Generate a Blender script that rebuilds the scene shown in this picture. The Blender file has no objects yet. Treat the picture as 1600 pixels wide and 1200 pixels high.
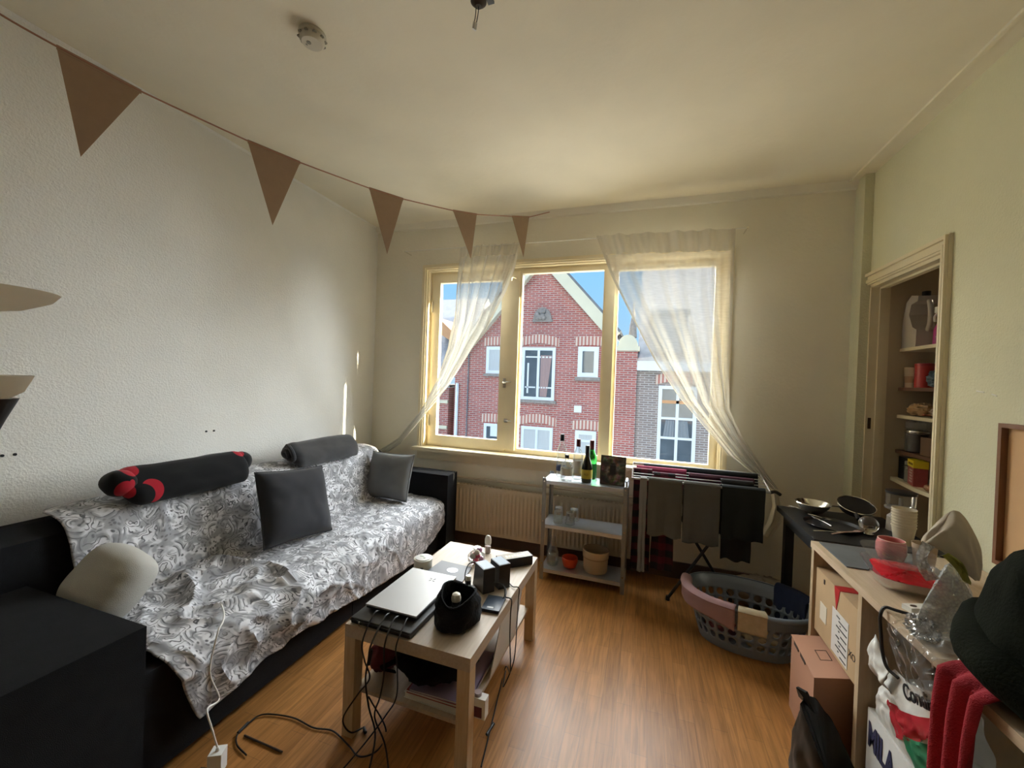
import bpy, bmesh, math, random
from mathutils import Vector, Matrix, noise
random.seed(7)
PI = math.pi
SC = bpy.context.scene
COL = SC.collection
def V(*a): return Vector(a)

# ------------------------------------------------------------------ camera
F, YAW, PIT, ROL, CAMH = 631.48, .3159, .0095, .0363, 1.4478
fw = V(-math.sin(YAW)*math.cos(PIT), math.cos(YAW)*math.cos(PIT), -math.sin(PIT))
rt = V(math.cos(YAW), math.sin(YAW), 0)
up = rt.cross(fw)
CR = math.cos(ROL)*rt + math.sin(ROL)*up
CU = -math.sin(ROL)*rt + math.cos(ROL)*up
CC = V(0, 0, CAMH)
def at(px, py, x=None, y=None, z=None):
    d = fw + (px-800)/F*CR - (py-600)/F*CU
    t = (x-CC.x)/d.x if x is not None else (y-CC.y)/d.y if y is not None else (z-CC.z)/d.z
    return CC + d*t
cd = bpy.data.cameras.new('camera')
cam = bpy.data.objects.new('camera', cd); COL.objects.link(cam)
m3 = Matrix((CR, CU, -fw)).transposed()
cam.matrix_world = Matrix.Translation(CC) @ m3.to_4x4()
cd.sensor_width = 36; cd.lens = F/1600*36; cd.clip_start = .02; cd.clip_end = 300
SC.camera = cam

# ------------------------------------------------------------------ materials
def s2l(c):
    return tuple(((v/12.92) if v <= .04045 else ((v+.055)/1.055)**2.4) for v in c)
def rgb(r, g, b): return s2l((r/255, g/255, b/255))
class N:
    def __init__(s, name):
        s.m = bpy.data.materials.new(name); s.m.use_nodes = True
        s.t = s.m.node_tree; s.b = s.t.nodes['Principled BSDF']; s.o = s.t.nodes['Material Output']
    def n(s, typ, **k):
        x = s.t.nodes.new('ShaderNode'+typ)
        for a, v in k.items():
            if a.startswith('i_'): x.inputs[int(a[2:]) if a[2:].isdigit() else a[2:].replace('_', ' ')].default_value = v
            else: setattr(x, a, v)
        return x
    def l(s, a, b): s.t.links.new(a, b)
    def coord(s, kind='Object', scale=(1, 1, 1), rot=(0, 0, 0)):
        c = s.n('TexCoord'); mp = s.n('Mapping'); mp.inputs['Scale'].default_value = scale; mp.inputs['Rotation'].default_value = rot
        s.l(c.outputs[kind], mp.inputs['Vector']); return mp.outputs[0]
    def math(s, op, a, b=None, c=None):
        x = s.n('Math', operation=op)
        for i, v in enumerate((a, b, c)):
            if v is None: continue
            if isinstance(v, (int, float)): x.inputs[i].default_value = v
            else: s.l(v, x.inputs[i])
        return x.outputs[0]
    def mix(s, f, a, b, blend='MIX'):
        x = s.n('MixRGB', blend_type=blend)
        for i, v in enumerate((f, a, b)):
            if isinstance(v, (int, float)): x.inputs[i].default_value = v
            elif isinstance(v, tuple): x.inputs[i].default_value = (*v[:3], 1)
            else: s.l(v, x.inputs[i])
        return x.outputs[0]
    def ramp(s, f, stops, interp='LINEAR'):
        x = s.n('ValToRGB'); e = x.color_ramp.elements; x.color_ramp.interpolation = interp
        while len(e) < len(stops): e.new(.5)
        for i, (p, c) in enumerate(stops):
            e[i].position = p; e[i].color = (*c, 1) if isinstance(c, tuple) else (c, c, c, 1)
        s.l(f, x.inputs[0]); return x.outputs[0]
    def col(s, v): s.l(v, s.b.inputs['Base Color'])
    def bump(s, h, strength=.3, dist=.01):
        x = s.n('Bump'); x.inputs['Strength'].default_value = strength; x.inputs['Distance'].default_value = dist
        s.l(h, x.inputs['Height']); s.l(x.outputs[0], s.b.inputs['Normal'])
def mat(name, col, rough=.6, metal=0, var=0, vs=15, bump=0, bs=200, trans=0, ior=1.45, spec=.5, sheen=0, coat=0, emit=None, stretch=(1, 1, 1)):
    n = N(name); b = n.b
    b.inputs['Base Color'].default_value = (*col, 1); b.inputs['Roughness'].default_value = rough
    b.inputs['Metallic'].default_value = metal; b.inputs['Transmission Weight'].default_value = trans
    b.inputs['IOR'].default_value = ior; b.inputs['Specular IOR Level'].default_value = spec
    b.inputs['Sheen Weight'].default_value = sheen; b.inputs['Coat Weight'].default_value = coat
    if var or bump:
        co = n.coord('Object', stretch)
    if var:
        t = n.n('TexNoise'); t.inputs['Scale'].default_value = vs; t.inputs['Detail'].default_value = 5
        n.l(co, t.inputs['Vector'])
        n.col(n.mix(t.outputs['Fac'], tuple(c*(1-var) for c in col), tuple(min(1, c*(1+var)) for c in col)))
    if bump:
        t2 = n.n('TexNoise'); t2.inputs['Scale'].default_value = bs; t2.inputs['Detail'].default_value = 4
        n.l(co, t2.inputs['Vector']); n.bump(t2.outputs['Fac'], bump, .01)
    return n.m
def plaster(name, col, bumpy, bs, blot=.06):
    n = N(name); co = n.coord('Object')
    a = n.n('TexNoise'); a.inputs['Scale'].default_value = 1.6; a.inputs['Detail'].default_value = 6; n.l(co, a.inputs['Vector'])
    n.col(n.mix(n.ramp(a.outputs['Fac'], [(.3, 0.), (.7, 1.)]), tuple(c*(1-blot) for c in col), tuple(c*(1+blot*.5) for c in col)))
    n.b.inputs['Roughness'].default_value = .85; n.b.inputs['Specular IOR Level'].default_value = .2
    t = n.n('TexNoise'); t.inputs['Scale'].default_value = bs; t.inputs['Detail'].default_value = 3; n.l(co, t.inputs['Vector'])
    t3 = n.n('TexVoronoi'); t3.inputs['Scale'].default_value = bs*.6; n.l(co, t3.inputs['Vector'])
    n.bump(n.math('ADD', t.outputs['Fac'], n.math('MULTIPLY', t3.outputs['Distance'], .5)), bumpy, .012)
    return n.m
M = {}
M['wall_l'] = plaster('woodchip_white', (.85, .84, .80), .26, 150)
M['wall_b'] = plaster('wall_cream', (.86, .82, .70), .10, 60)
M['wall_r'] = plaster('wall_sage', (.70, .69, .51), .22, 130)
M['ceil'] = plaster('ceiling_cream', (.84, .79, .65), .07, 40, .08)
def floor_mat():
    n = N('oak_laminate'); co = n.coord('Object', rot=(0, 0, PI/2))
    def brick(bw, rh, off, mort, c1, c2):
        b = n.n('TexBrick'); b.offset = off; b.offset_frequency = 2; b.squash = 1
        n.l(co, b.inputs['Vector'])
        for k, v in (('Scale', 1), ('Brick Width', bw), ('Row Height', rh), ('Mortar Size', mort), ('Mortar Smooth', .1), ('Bias', 0)): b.inputs[k].default_value = v
        b.inputs['Color1'].default_value = (*c1, 1); b.inputs['Color2'].default_value = (*c2, 1); b.inputs['Mortar'].default_value = (.20, .10, .04, 1)
        return b
    b = brick(.38, .065, .37, .0007, (.36, .160, .045), (.43, .198, .060))
    b2 = brick(.51, .065, .61, 0, (0, 0, 0), (1, 1, 1))
    g = n.n('TexNoise'); g.inputs['Scale'].default_value = 5; g.inputs['Detail'].default_value = 7; g.inputs['Distortion'].default_value = .8
    n.l(n.coord('Object', (14, .9, 1)), g.inputs['Vector'])
    grain = n.ramp(g.outputs['Fac'], [(.35, .62), (.65, 1.1)])
    c = n.mix(.8, b.outputs['Color'], grain, 'MULTIPLY')
    c = n.mix(.07, c, b2.outputs['Color'], 'OVERLAY')
    n.col(c); n.b.inputs['Roughness'].default_value = .36; n.b.inputs['Specular IOR Level'].default_value = .32
    n.bump(b.outputs['Fac'], -.12, .002)
    return n.m
M['floor'] = floor_mat()
M['paint'] = mat('cream_gloss_paint', (.86, .76, .54), .4, var=.07, vs=8)
M['paint_w'] = mat('old_white_paint', (.72, .64, .46), .45, var=.08, vs=10)
M['white'] = mat('white_plastic', (.75, .74, .70), .4)
M['cream'] = mat('cream_metal', (.62, .54, .41), .4, var=.04)
M['black'] = mat('black_plastic', (.012, .012, .014), .38)
M['blackfab'] = mat('black_fabric', (.007, .007, .008), .95, bump=.5, bs=350, var=.4, vs=40, spec=.15)
M['sofa'] = mat('charcoal_fabric', (.012, .0125, .0145), .95, var=.25, vs=25, bump=.4, bs=500, sheen=.02, spec=.15)
M['steel'] = mat('galvanised_steel', (.55, .58, .62), .35, metal=.85, var=.1, vs=8)
M['steel_post'] = mat('grey_steel', (.26, .27, .27), .45, metal=.7, var=.1, vs=30)
M['chrome'] = mat('bright_steel', (.75, .74, .70), .18, metal=1)
M['silver'] = mat('silver_lid', (.42, .42, .42), .42, metal=.3)
M['wood'] = None
def wood(name, c1, c2, stretch=(1, 12, 12), rough=.5):
    n = N(name); g = n.n('TexNoise'); g.inputs['Scale'].default_value = 6; g.inputs['Detail'].default_value = 6; g.inputs['Distortion'].default_value = .5
    n.l(n.coord('Object', stretch), g.inputs['Vector'])
    n.col(n.mix(n.ramp(g.outputs['Fac'], [(.3, 0.), (.7, 1.)]), c1, c2)); n.b.inputs['Roughness'].default_value = rough
    return n.m
M['birch'] = wood('birch_foil', (.41, .325, .24), (.48, .39, .295), (14, 1.2, 14))
M['birch_leg'] = wood('birch_foil_leg', (.48, .34, .20), (.57, .43, .27), (14, 14, 1.2))
M['deskwood'] = wood('pale_oak_foil', (.50, .38, .25), (.60, .47, .33), (12, 1.2, 12))
M['deskpanel'] = wood('pale_oak_foil_panel', (.42, .31, .19), (.50, .38, .24), (12, 12, 1.2))
M['kraft'] = mat('kraft_card', (.37, .255, .17), .85, var=.08, vs=30)
M['carton'] = mat('brown_carton', (.45, .31, .17), .85, var=.08, vs=12)
M['pinkcarton'] = mat('pinkish_carton', (.42, .22, .14), .8, var=.06, vs=10)
M['kraft_slot'] = mat('dark_slot', (.05, .03, .02), .9)
def glass(name, tint=(1, 1, 1), gl=.08, haze=0):
    n = N(name); t = n.n('BsdfTransparent'); t.inputs[0].default_value = (*tint, 1)
    g = n.n('BsdfGlossy'); g.inputs['Roughness'].default_value = .02
    fr = n.n('Fresnel'); fr.inputs[0].default_value = 1.45
    mx = n.n('MixShader'); n.l(n.math('MULTIPLY', fr.outputs[0], gl*8), mx.inputs[0]); n.l(t.outputs[0], mx.inputs[1]); n.l(g.outputs[0], mx.inputs[2]); out = mx.outputs[0]
    if haze:
        d = n.n('BsdfDiffuse'); d.inputs[0].default_value = (.9, .9, .9, 1); m2 = n.n('MixShader'); m2.inputs[0].default_value = haze
        n.l(out, m2.inputs[1]); n.l(d.outputs[0], m2.inputs[2]); out = m2.outputs[0]
    n.l(out, n.o.inputs['Surface']); return n.m
M['pane'] = glass('window_glass', (.98, .99, .99), .03)
M['thin_glass'] = glass('thin_clear_glass', (.975, .985, .98), .07, .07)
M['clear_plastic'] = glass('clear_plastic', (.97, .97, .97), .10, .05)
M['bottle_clear'] = mat('clear_bottle_glass', (.95, .97, .97), .02, trans=1, ior=1.3)
M['bottle_green'] = mat('green_bottle_glass', (.05, .42, .10), .03, trans=.9, ior=1.3)
M['bottle_dark'] = mat('dark_bottle_glass', (.012, .014, .006), .06)
M['liquid'] = glass('thick_clear_glass', (.94, .96, .95), .08, .14)
def sheer(name, tr, col):
    n = N(name); t = n.n('BsdfTransparent'); d = n.n('BsdfDiffuse'); tl = n.n('BsdfTranslucent')
    d.inputs[0].default_value = (*col, 1); tl.inputs[0].default_value = (*col, 1)
    m1 = n.n('MixShader'); m1.inputs[0].default_value = .09; n.l(d.outputs[0], m1.inputs[1]); n.l(tl.outputs[0], m1.inputs[2])
    w = n.n('TexNoise'); w.inputs['Scale'].default_value = 3; n.l(n.coord('UV', (4, 90, 1)), w.inputs['Vector'])
    lw = n.n('LayerWeight'); lw.inputs[0].default_value = .35
    f = n.math('ADD', n.math('MULTIPLY', w.outputs['Fac'], .22), 1-tr-.11)
    f = n.math('ADD', f, n.math('MULTIPLY', lw.outputs['Facing'], .5)); 
    mx = n.n('MixShader'); x = n.n('Clamp'); n.l(f, x.inputs[0]); n.l(x.outputs[0], mx.inputs[0]); n.l(t.outputs[0], mx.inputs[1]); n.l(m1.outputs[0], mx.inputs[2])
    n.l(mx.outputs[0], n.o.inputs['Surface']); return n.m
M['sheer'] = sheer('sheer_white_voile', .40, (.82, .80, .74))
M['sheer_hem'] = sheer('voile_hem', .18, (.84, .80, .70))
def bricks(name, c1, c2, mort, bw=.21, rh=.058, ms=.012):
    n = N(name)
    b = n.n('TexBrick'); b.offset = .5
    n.l(n.coord('Object', rot=(PI/2, 0, 0)), b.inputs['Vector'])
    for k, v in (('Scale', 1), ('Brick Width', bw), ('Row Height', rh), ('Mortar Size', ms), ('Mortar Smooth', .2), ('Bias', -.1)): b.inputs[k].default_value = v
    b.inputs['Color1'].default_value = (*c1, 1); b.inputs['Color2'].default_value = (*c2, 1); b.inputs['Mortar'].default_value = (*mort, 1)
    t = n.n('TexNoise'); t.inputs['Scale'].default_value = 1.5; t.inputs['Detail'].default_value = 5; n.l(n.coord('Object'), t.inputs['Vector'])
    n.col(n.mix(.5, b.outputs['Color'], n.ramp(t.outputs['Fac'], [(.3, .75), (.7, 1.15)]), 'MULTIPLY'))
    n.b.inputs['Roughness'].default_value = .9; n.bump(b.outputs['Fac'], -.4, .01)
    return n.m
M['brick_red'] = bricks('red_brick', (.44, .115, .095), (.31, .08, .075), (.44, .34, .31))
M['brick_brown'] = bricks('brown_grey_brick', (.30, .23, .20), (.22, .17, .16), (.46, .42, .40))
M['slate'] = mat('slate_roof', (.16, .17, .19), .7, var=.4, vs=6)
M['ridge'] = mat('terracotta_tile', (.60, .32, .16), .8, var=.2, vs=6)
M['stone'] = mat('cream_stone', (.66, .62, .48), .8, var=.1, vs=3)
M['upvc'] = mat('white_upvc', (.72, .76, .80), .4)
M['darkglass'] = mat('dark_window_glass', (.09, .11, .13), .06, var=.5, vs=3)
M['net'] = mat('net_curtain_behind_glass', (.50, .52, .53), .5, var=.15, vs=9, stretch=(6, 6, .3))
M['grey_stone'] = mat('grey_carved_stone', (.28, .25, .23), .9, var=.4, vs=14, bump=.6, bs=20)
M['street'] = mat('street_paving', (.25, .23, .21), .9, var=.2)

# ------------------------------------------------------------------ mesh helpers
class MB:
    def __init__(s): s.bm = bmesh.new(); s.uv = None
    def box(s, a, b, mx=None):
        vs = [s.bm.verts.new(V(x, y, z) if mx is None else mx @ V(x, y, z)) for z in (a[2], b[2]) for y in (a[1], b[1]) for x in (a[0], b[0])]
        for f in ((0, 2, 3, 1), (4, 5, 7, 6), (0, 1, 5, 4), (2, 6, 7, 3), (0, 4, 6, 2), (1, 3, 7, 5)): s.bm.faces.new([vs[i] for i in f])
        return s
    def fr(s, x0, x1, z0, z1, w, y0, y1, wb=None, mx=None):   # rectangular frame in x-z, no overlapping corners
        wb = w if wb is None else wb
        s.box((x0, y0, z0), (x0+w, y1, z1), mx).box((x1-w, y0, z0), (x1, y1, z1), mx)
        return s.box((x0+w, y0, z1-w), (x1-w, y1, z1), mx).box((x0+w, y0, z0), (x1-w, y1, z0+wb), mx)
    def cbox(s, c, d, mx=None):
        return s.box((c[0]-d[0]/2, c[1]-d[1]/2, c[2]-d[2]/2), (c[0]+d[0]/2, c[1]+d[1]/2, c[2]+d[2]/2), mx)
    def prism(s, pts, off):
        off = Vector(off); n = len(pts)
        a = [s.bm.verts.new(Vector(p)) for p in pts]; b = [s.bm.verts.new(Vector(p)+off) for p in pts]
        s.bm.faces.new(a); s.bm.faces.new(b[::-1])
        for i in range(n): s.bm.faces.new((a[i], b[i], b[(i+1) % n], a[(i+1) % n]))
        return s
    def tube(s, pts, r, seg=8, closed=False, flat=1.0):
        pts = [Vector(p) for p in pts]; n = len(pts); rings = []
        ref = None
        for i, p in enumerate(pts):
            if closed: d = pts[(i+1) % n]-pts[i-1]
            else: d = pts[min(i+1, n-1)]-pts[max(i-1, 0)]
            if d.length < 1e-9: d = V(0, 0, 1)
            d.normalize()
            if ref is None: ref = V(0, 0, 1) if abs(d.z) < .9 else V(1, 0, 0)
            u = ref-d*ref.dot(d)
            if u.length < 1e-4: u = d.orthogonal()
            u.normalize(); ref = u; w = d.cross(u)
            rr = r(i/(n-1)) if callable(r) else r
            rings.append([s.bm.verts.new(p+u*rr*math.cos(2*PI*k/seg)*flat+w*rr*math.sin(2*PI*k/seg)) for k in range(seg)])
        for i in range(n if closed else n-1):
            A, B = rings[i], rings[(i+1) % n]
            for k in range(seg): s.bm.faces.new((A[k], A[(k+1) % seg], B[(k+1) % seg], B[k]))
        if not closed: s.bm.faces.new(rings[0][::-1]); s.bm.faces.new(rings[-1])
        return s
    def lathe(s, prof, c=(0, 0, 0), seg=28, mx=None, sx=1, sy=1):
        c = Vector(c); rings = []
        for r, z in prof:
            if r < 1e-5:
                p = V(0, 0, z)+c; rings.append([s.bm.verts.new(p if mx is None else mx @ p)])
            else:
                ring = []
                for k in range(seg):
                    p = V(r*sx*math.cos(2*PI*k/seg), r*sy*math.sin(2*PI*k/seg), z)+c
                    ring.append(s.bm.verts.new(p if mx is None else mx @ p))
                rings.append(ring)
        for A, B in zip(rings, rings[1:]):
            if len(A) == 1 and len(B) == 1: continue
            for k in range(seg):
                k2 = (k+1) % seg
                f = [A[0] if len(A) == 1 else A[k]]
                if len(A) > 1: f.append(A[k2])
                if len(B) > 1: f += [B[k2], B[k]]
                else: f.append(B[0])
                s.bm.faces.new(f)
        return s
    def cap(s, prof, **k):  # lathe closed at both ends
        p = list(prof)
        if p[0][0] > 1e-5: p = [(0, p[0][1])]+p
        if p[-1][0] > 1e-5: p = p+[(0, p[-1][1])]
        return s.lathe(p, **k)
    def grid(s, nu, nv, f, uvf=None, wrap=False):
        g = [[s.bm.verts.new(Vector(f(i/(nu-1) if not wrap else i/nu, j/(nv-1)))) for j in range(nv)] for i in range(nu)]
        if uvf and s.uv is None: s.uv = s.bm.loops.layers.uv.new('UVMap')
        for i in range(nu if wrap else nu-1):
            for j in range(nv-1):
                i2 = (i+1) % nu
                fc = s.bm.faces.new((g[i][j], g[i2][j], g[i2][j+1], g[i][j+1]))
                if uvf:
                    for lp, (a, b) in zip(fc.loops, ((i, j), (i+1, j), (i+1, j+1), (i, j+1))):
                        lp[s.uv].uv = uvf(a/(nu-1), b/(nv-1))
        return s
    def ball(s, c, r, seg=20, rings=12, sc=(1, 1, 1), mx=None):
        return s.cap_ball(c, r, seg, rings, sc, mx)
    def cap_ball(s, c, r, seg, rings, sc, mx):
        c = Vector(c); prev = None
        R = []
        for i in range(rings+1):
            th = PI*i/rings
            if i in (0, rings):
                p = V(0, 0, r*sc[2]*math.cos(th)); R.append([s.bm.verts.new(c+(mx @ p if mx else p))])
            else:
                row = []
                for k in range(seg):
                    p = V(r*sc[0]*math.sin(th)*math.cos(2*PI*k/seg), r*sc[1]*math.sin(th)*math.sin(2*PI*k/seg), r*sc[2]*math.cos(th))
                    row.append(s.bm.verts.new(c+(mx @ p if mx else p)))
                R.append(row)
        for A, B in zip(R, R[1:]):
            for k in range(seg):
                k2 = (k+1) % seg
                if len(A) == 1: s.bm.faces.new((A[0], B[k], B[k2]))
                elif len(B) == 1: s.bm.faces.new((A[k], B[0], A[k2]))
                else: s.bm.faces.new((A[k], B[k], B[k2], A[k2]))
        return s
    def displace(s, f):
        s.bm.normal_update()
        for v in s.bm.verts: v.co += f(v.co, v.normal)
        return s
    def build(s, name, m, parent=None, smooth=True, bevel=0, seg=2, sub=0, solid=0, loc=None, angle=40, off=0):
        bm = s.bm
        if bevel:
            es = [e for e in bm.edges if e.is_manifold and e.calc_face_angle(0) > .5]
            bmesh.ops.bevel(bm, geom=es, offset=bevel, segments=seg, affect='EDGES', profile=.5, clamp_overlap=True)
        bmesh.ops.recalc_face_normals(bm, faces=bm.faces)
        me = bpy.data.meshes.new(name)
        if parent is not None:
            me_mx = world(parent).inverted()
        else:
            if loc is None:
                lo = [min(v.co[i] for v in bm.verts) for i in range(3)]; hi = [max(v.co[i] for v in bm.verts) for i in range(3)]
                loc = ((lo[0]+hi[0])/2, (lo[1]+hi[1])/2, lo[2])
            me_mx = Matrix.Translation(-Vector(loc))
        bm.transform(me_mx); bm.to_mesh(me); bm.free()
        o = bpy.data.objects.new(name, me); COL.objects.link(o)
        if m is not None: me.materials.append(m)
        if parent is not None: o.parent = parent
        else: o.location = loc
        if smooth:
            me.polygons.foreach_set('use_smooth', [True]*len(me.polygons)); me.set_sharp_from_angle(angle=math.radians(angle))
        if solid:
            q = o.modifiers.new('thickness', 'SOLIDIFY'); q.thickness = solid; q.offset = off
        if sub:
            q = o.modifiers.new('smooth', 'SUBSURF'); q.levels = sub; q.render_levels = sub
        return o
def world(o):
    m = o.matrix_basis.copy()
    return world(o.parent) @ m if o.parent else m
def tag(o, label=None, cat=None, group=None, kind=None):
    for k, v in (('label', label), ('category', cat), ('group', group), ('kind', kind)):
        if v: o[k] = v
    return o
def thing(name, label, cat, loc=(0, 0, 0), rz=0, group=None):
    o = bpy.data.objects.new(name, None); COL.objects.link(o)
    o.empty_display_size = .05; o.location = loc; o.rotation_euler = (0, 0, rz)
    return tag(o, label, cat, group)
def dup(root, loc, label=None, rz=None):
    r = root.copy(); COL.objects.link(r); r.location = loc
    if rz is not None: r.rotation_euler = (0, 0, rz)
    if label: r['label'] = label
    for ch in [o for o in COL.objects if o.parent == root]:
        c = ch.copy(); COL.objects.link(c); c.parent = r
        for g in [o for o in COL.objects if o.parent == ch]:
            d = g.copy(); COL.objects.link(d); d.parent = c
    return r
def TR(loc, rz=0): return Matrix.Translation(Vector(loc)) @ Matrix.Rotation(rz, 4, 'Z')
def crom(pts, n=8):
    P = [Vector(p) for p in pts]; P = [P[0]*2-P[1]]+P+[P[-1]*2-P[-2]]; out = []
    for i in range(1, len(P)-2):
        a, b, c, d = P[i-1:i+3]
        for k in range(n):
            t = k/n
            out.append(.5*((2*b)+(c-a)*t+(2*a-5*b+4*c-d)*t*t+(3*b-a-3*c+d)*t**3))
    out.append(P[-2]); return out
def lerpc(pts, t):  # smooth sample of a polyline at t
    c = pts; x = t*(len(c)-1); i = min(int(x), len(c)-2); return c[i].lerp(c[i+1], x-i)
def nz(x, y=0, z=0): return noise.noise(V(x, y, z))
def text(s, size, o, xd, yd, m, name, parent, extrude=.0005, bold=0, sx=1):
    cu = bpy.data.curves.new(name, 'FONT'); cu.body = s; cu.size = size; cu.extrude = extrude; cu.offset = bold
    tmp = bpy.data.objects.new(name, cu); COL.objects.link(tmp); bpy.context.view_layer.update()
    me = bpy.data.meshes.new_from_object(tmp.evaluated_get(bpy.context.evaluated_depsgraph_get())); me.name = name
    bpy.data.objects.remove(tmp); bpy.data.curves.remove(cu)
    ob = bpy.data.objects.new(name, me); COL.objects.link(ob); me.materials.clear(); me.materials.append(m)
    xd = Vector(xd).normalized(); zd = xd.cross(Vector(yd)).normalized(); yd = zd.cross(xd)
    mx = Matrix((xd, yd, zd)).transposed().to_4x4(); mx.translation = Vector(o)
    ob.parent = parent; ob.matrix_basis = world(parent).inverted() @ mx @ Matrix.Diagonal((sx, 1, 1, 1))
    return ob

# ------------------------------------------------------------------ the room
D, XL, XR, H, RY = 3.30, -2.49, 1.355, 2.86, -1.15
def struct(mb, name, m, **k): return tag(mb.build(name, m, **k), kind='structure')
struct(MB().box((XL-.15, RY-.15, -.12), (XR+.75, D+.16, 0)), 'floor', M['floor'], loc=(0, 0, 0))
struct(MB().box((XL-.15, RY-.15, H), (XR+.75, D+.16, H+.12)), 'ceiling', M['ceil'], smooth=False, loc=(0, 0, 0))
wl = struct(MB().box((XL-.15, RY, 0), (XL, D, H)), 'wall_left', M['wall_l'], smooth=False, loc=(0, 0, 0))
for px, py in ((322, 674), (334, 673), (3, 712), (23, 710)):
    p = at(px, py, x=XL)
    MB().tube([p, p+V(.004, 0, 0)], .006, 8).build('screw_hole', M['black'], wl)
WX0, WX1, WZ0, WZ1 = -1.93, .545, .81, 2.43
b = MB()
b.box((XL-.15, D, 0), (WX0, D+.16, H)); b.box((WX1, D, 0), (XR+.75, D+.16, H))
b.box((WX0, D, 0), (WX1, D+.16, WZ0-.03)); b.box((WX0, D, WZ1), (WX1, D+.16, H))
struct(b, 'wall_back', M['wall_b'], smooth=False, loc=(0, 0, 0))
CY0, CY1, CZ1 = 2.497, 3.185, 2.140   # cupboard opening in the right wall
b = MB()
b.box((XR, RY, 0), (XR+.10, CY0, H)); b.box((XR, CY1, 0), (XR+.10, D, H)); b.box((XR, CY0, CZ1), (XR+.10, CY1, H))
struct(b, 'wall_right', M['wall_r'], smooth=False, loc=(0, 0, 0))
struct(MB().box((XL-.15, RY-.15, 0), (XR+.75, RY, H)), 'wall_rear', mat('plain_rear_wall', (.62, .58, .50), .9), smooth=False, loc=(0, 0, 0))
struct(MB().box((XL, D-.02, 0), (.8, D, .12)), 'baseboard_back', mat('dark_brown_skirting', (.10, .06, .045), .5), loc=(0, 0, 0), bevel=.004)
# corner box shaped for the vertical light band, cove line, ceiling conduit
struct(MB().box((XR-.05, D-.12, 0), (XR, D, H)), 'light_band_corner', M['wall_r'], bevel=.012, seg=3, loc=(0, 0, 0))
struct(MB().prism([(XL, D, H), (XL, D-.045, H), (XL, D-.035, H-.018), (XL, D-.02, H-.045), (XL, D, H-.05)], (XR-XL, 0, 0)), 'trim_1', M['wall_b'], loc=(0, 0, 0))
struct(MB().box((XR-.105, RY, H-.012), (XR-.085, D-.04, H)), 'trim_2', M['ceil'], bevel=.004, loc=(0, 0, 0))
struct(MB().prism([(XL, RY, H), (XL+.012, RY, H), (XL, RY, H-.012)], (0, D-RY, 0)), 'trim_3', M['wall_l'], loc=(0, 0, 0))
sc_ = MB()
for a_, b_ in (((1526, 611), (1538, 613)), ((1550, 616), (1558, 619))):
    sc_.tube([at(*a_, x=XR), at(*b_, x=XR)], .0025, 6)
struct(sc_, 'wall_right_scratch', M['white'])

# window: casing, frame, mullions, casement, fixed panes, sill
win = thing('window_1', 'three-part cream wooden window with left casement', None, (-.69, D, WZ0)); win['kind'] = 'structure'
P_ = M['paint']
b = MB()   # architrave, two steps
for t, w0, w1 in ((.022, 0, .045), (.032, .012, .030)):
    b.box((WX0-.045+w0, D-t, WZ0+.003), (WX0-.045+w1, D-.0005, WZ1+.045-w0)); b.box((WX1+.045-w1, D-t, WZ0+.003), (WX1+.045-w0, D-.0005, WZ1+.045-w0))
    b.box((WX0-.045+w1, D-t, WZ1+.045-w1), (WX1+.045-w1, D-.0005, WZ1+.045-w0))
b.build('casing', P_, win, smooth=False)
fy0, fy1 = D+.055, D+.12
b = MB()
b.box((WX0-.002, D-.001, WZ0), (WX0+.011, fy0, WZ1)); b.box((WX1-.011, D-.001, WZ0), (WX1+.002, fy0, WZ1)); b.box((WX0+.011, D-.001, WZ1-.011), (WX1-.011, fy0, WZ1+.002))
b.fr(WX0, WX1, WZ0, WZ1, .045, fy0, fy1+.03, .03)
b.build('frame', P_, win, smooth=False)
for x0, x1 in ((-1.145, -1.05), (-.325, -.25)):
    MB().box((x0, D+.03, WZ0+.03), (x1, fy1+.02, WZ1-.045)).build('mullion', P_, win, bevel=.006)
def sash(x0, x1, z0, z1, w, nm):
    b = MB(); a, c = fy0-.012, fy0+.035
    b.fr(x0, x1, z0, z1, w, a, c, w*1.2)
    s_ = b.build(nm, P_, win, smooth=False)
    MB().box((x0+w-.006, fy0+.012, z0+w-.004), (x1-w+.006, fy0+.016, z1-w+.006)).build('pane', M['pane'], s_, smooth=False)
    return s_
s1 = sash(-1.895, -1.14, WZ0+.015, WZ1-.035, .075, 'casement')
for z in (1.05, 2.1): MB().tube([(-1.897, fy0-.018, z-.05), (-1.897, fy0-.018, z+.05)], .008, 10).build('hinge', M['paint_w'], s1)
b = MB().box((-1.17, fy0-.03, 1.38), (-1.145, fy0-.012, 1.46)); b.tube(crom([(-1.157, fy0-.03, 1.42), (-1.157, fy0-.06, 1.425), (-1.12, fy0-.065, 1.43), (-1.085, fy0-.06, 1.432)]), .006, 8)
b.build('handle', M['chrome'], s1)
b = MB().box((-1.15, fy0-.03, 1.08), (-1.12, fy0-.015, 1.11)).tube([(-1.135, fy0-.03, 1.095), (-1.08, fy0-.05, 1.095)], .005, 8); b.build('latch', M['chrome'], s1)
sash(-1.06, -.31, WZ0+.01, WZ1-.03, .03, 'fixed_sash'); sash(-.26, .515, WZ0+.01, WZ1-.035, .036, 'fixed_sash')
MB().tube(crom([(-1.12, D+.02, 2.31), (-1.1, D-.01, 2.33), (-1.07, D-.005, 2.32)]), .006, 8).build('catch', M['chrome'], win)
b = MB().box((-1.99, D-.085, .782), (.605, D+.06, .812)); b.build('window_sill', M['paint_w'], win, bevel=.008, seg=3)
MB().box((-1.97, D-.025, .70), (.585, D, .782)).build('apron', M['paint_w'], win, bevel=.004)

# outside: the houses across the street
YF = 11.0
def E(px, py, dy=0): return at(px, py, y=YF+dy)
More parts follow.
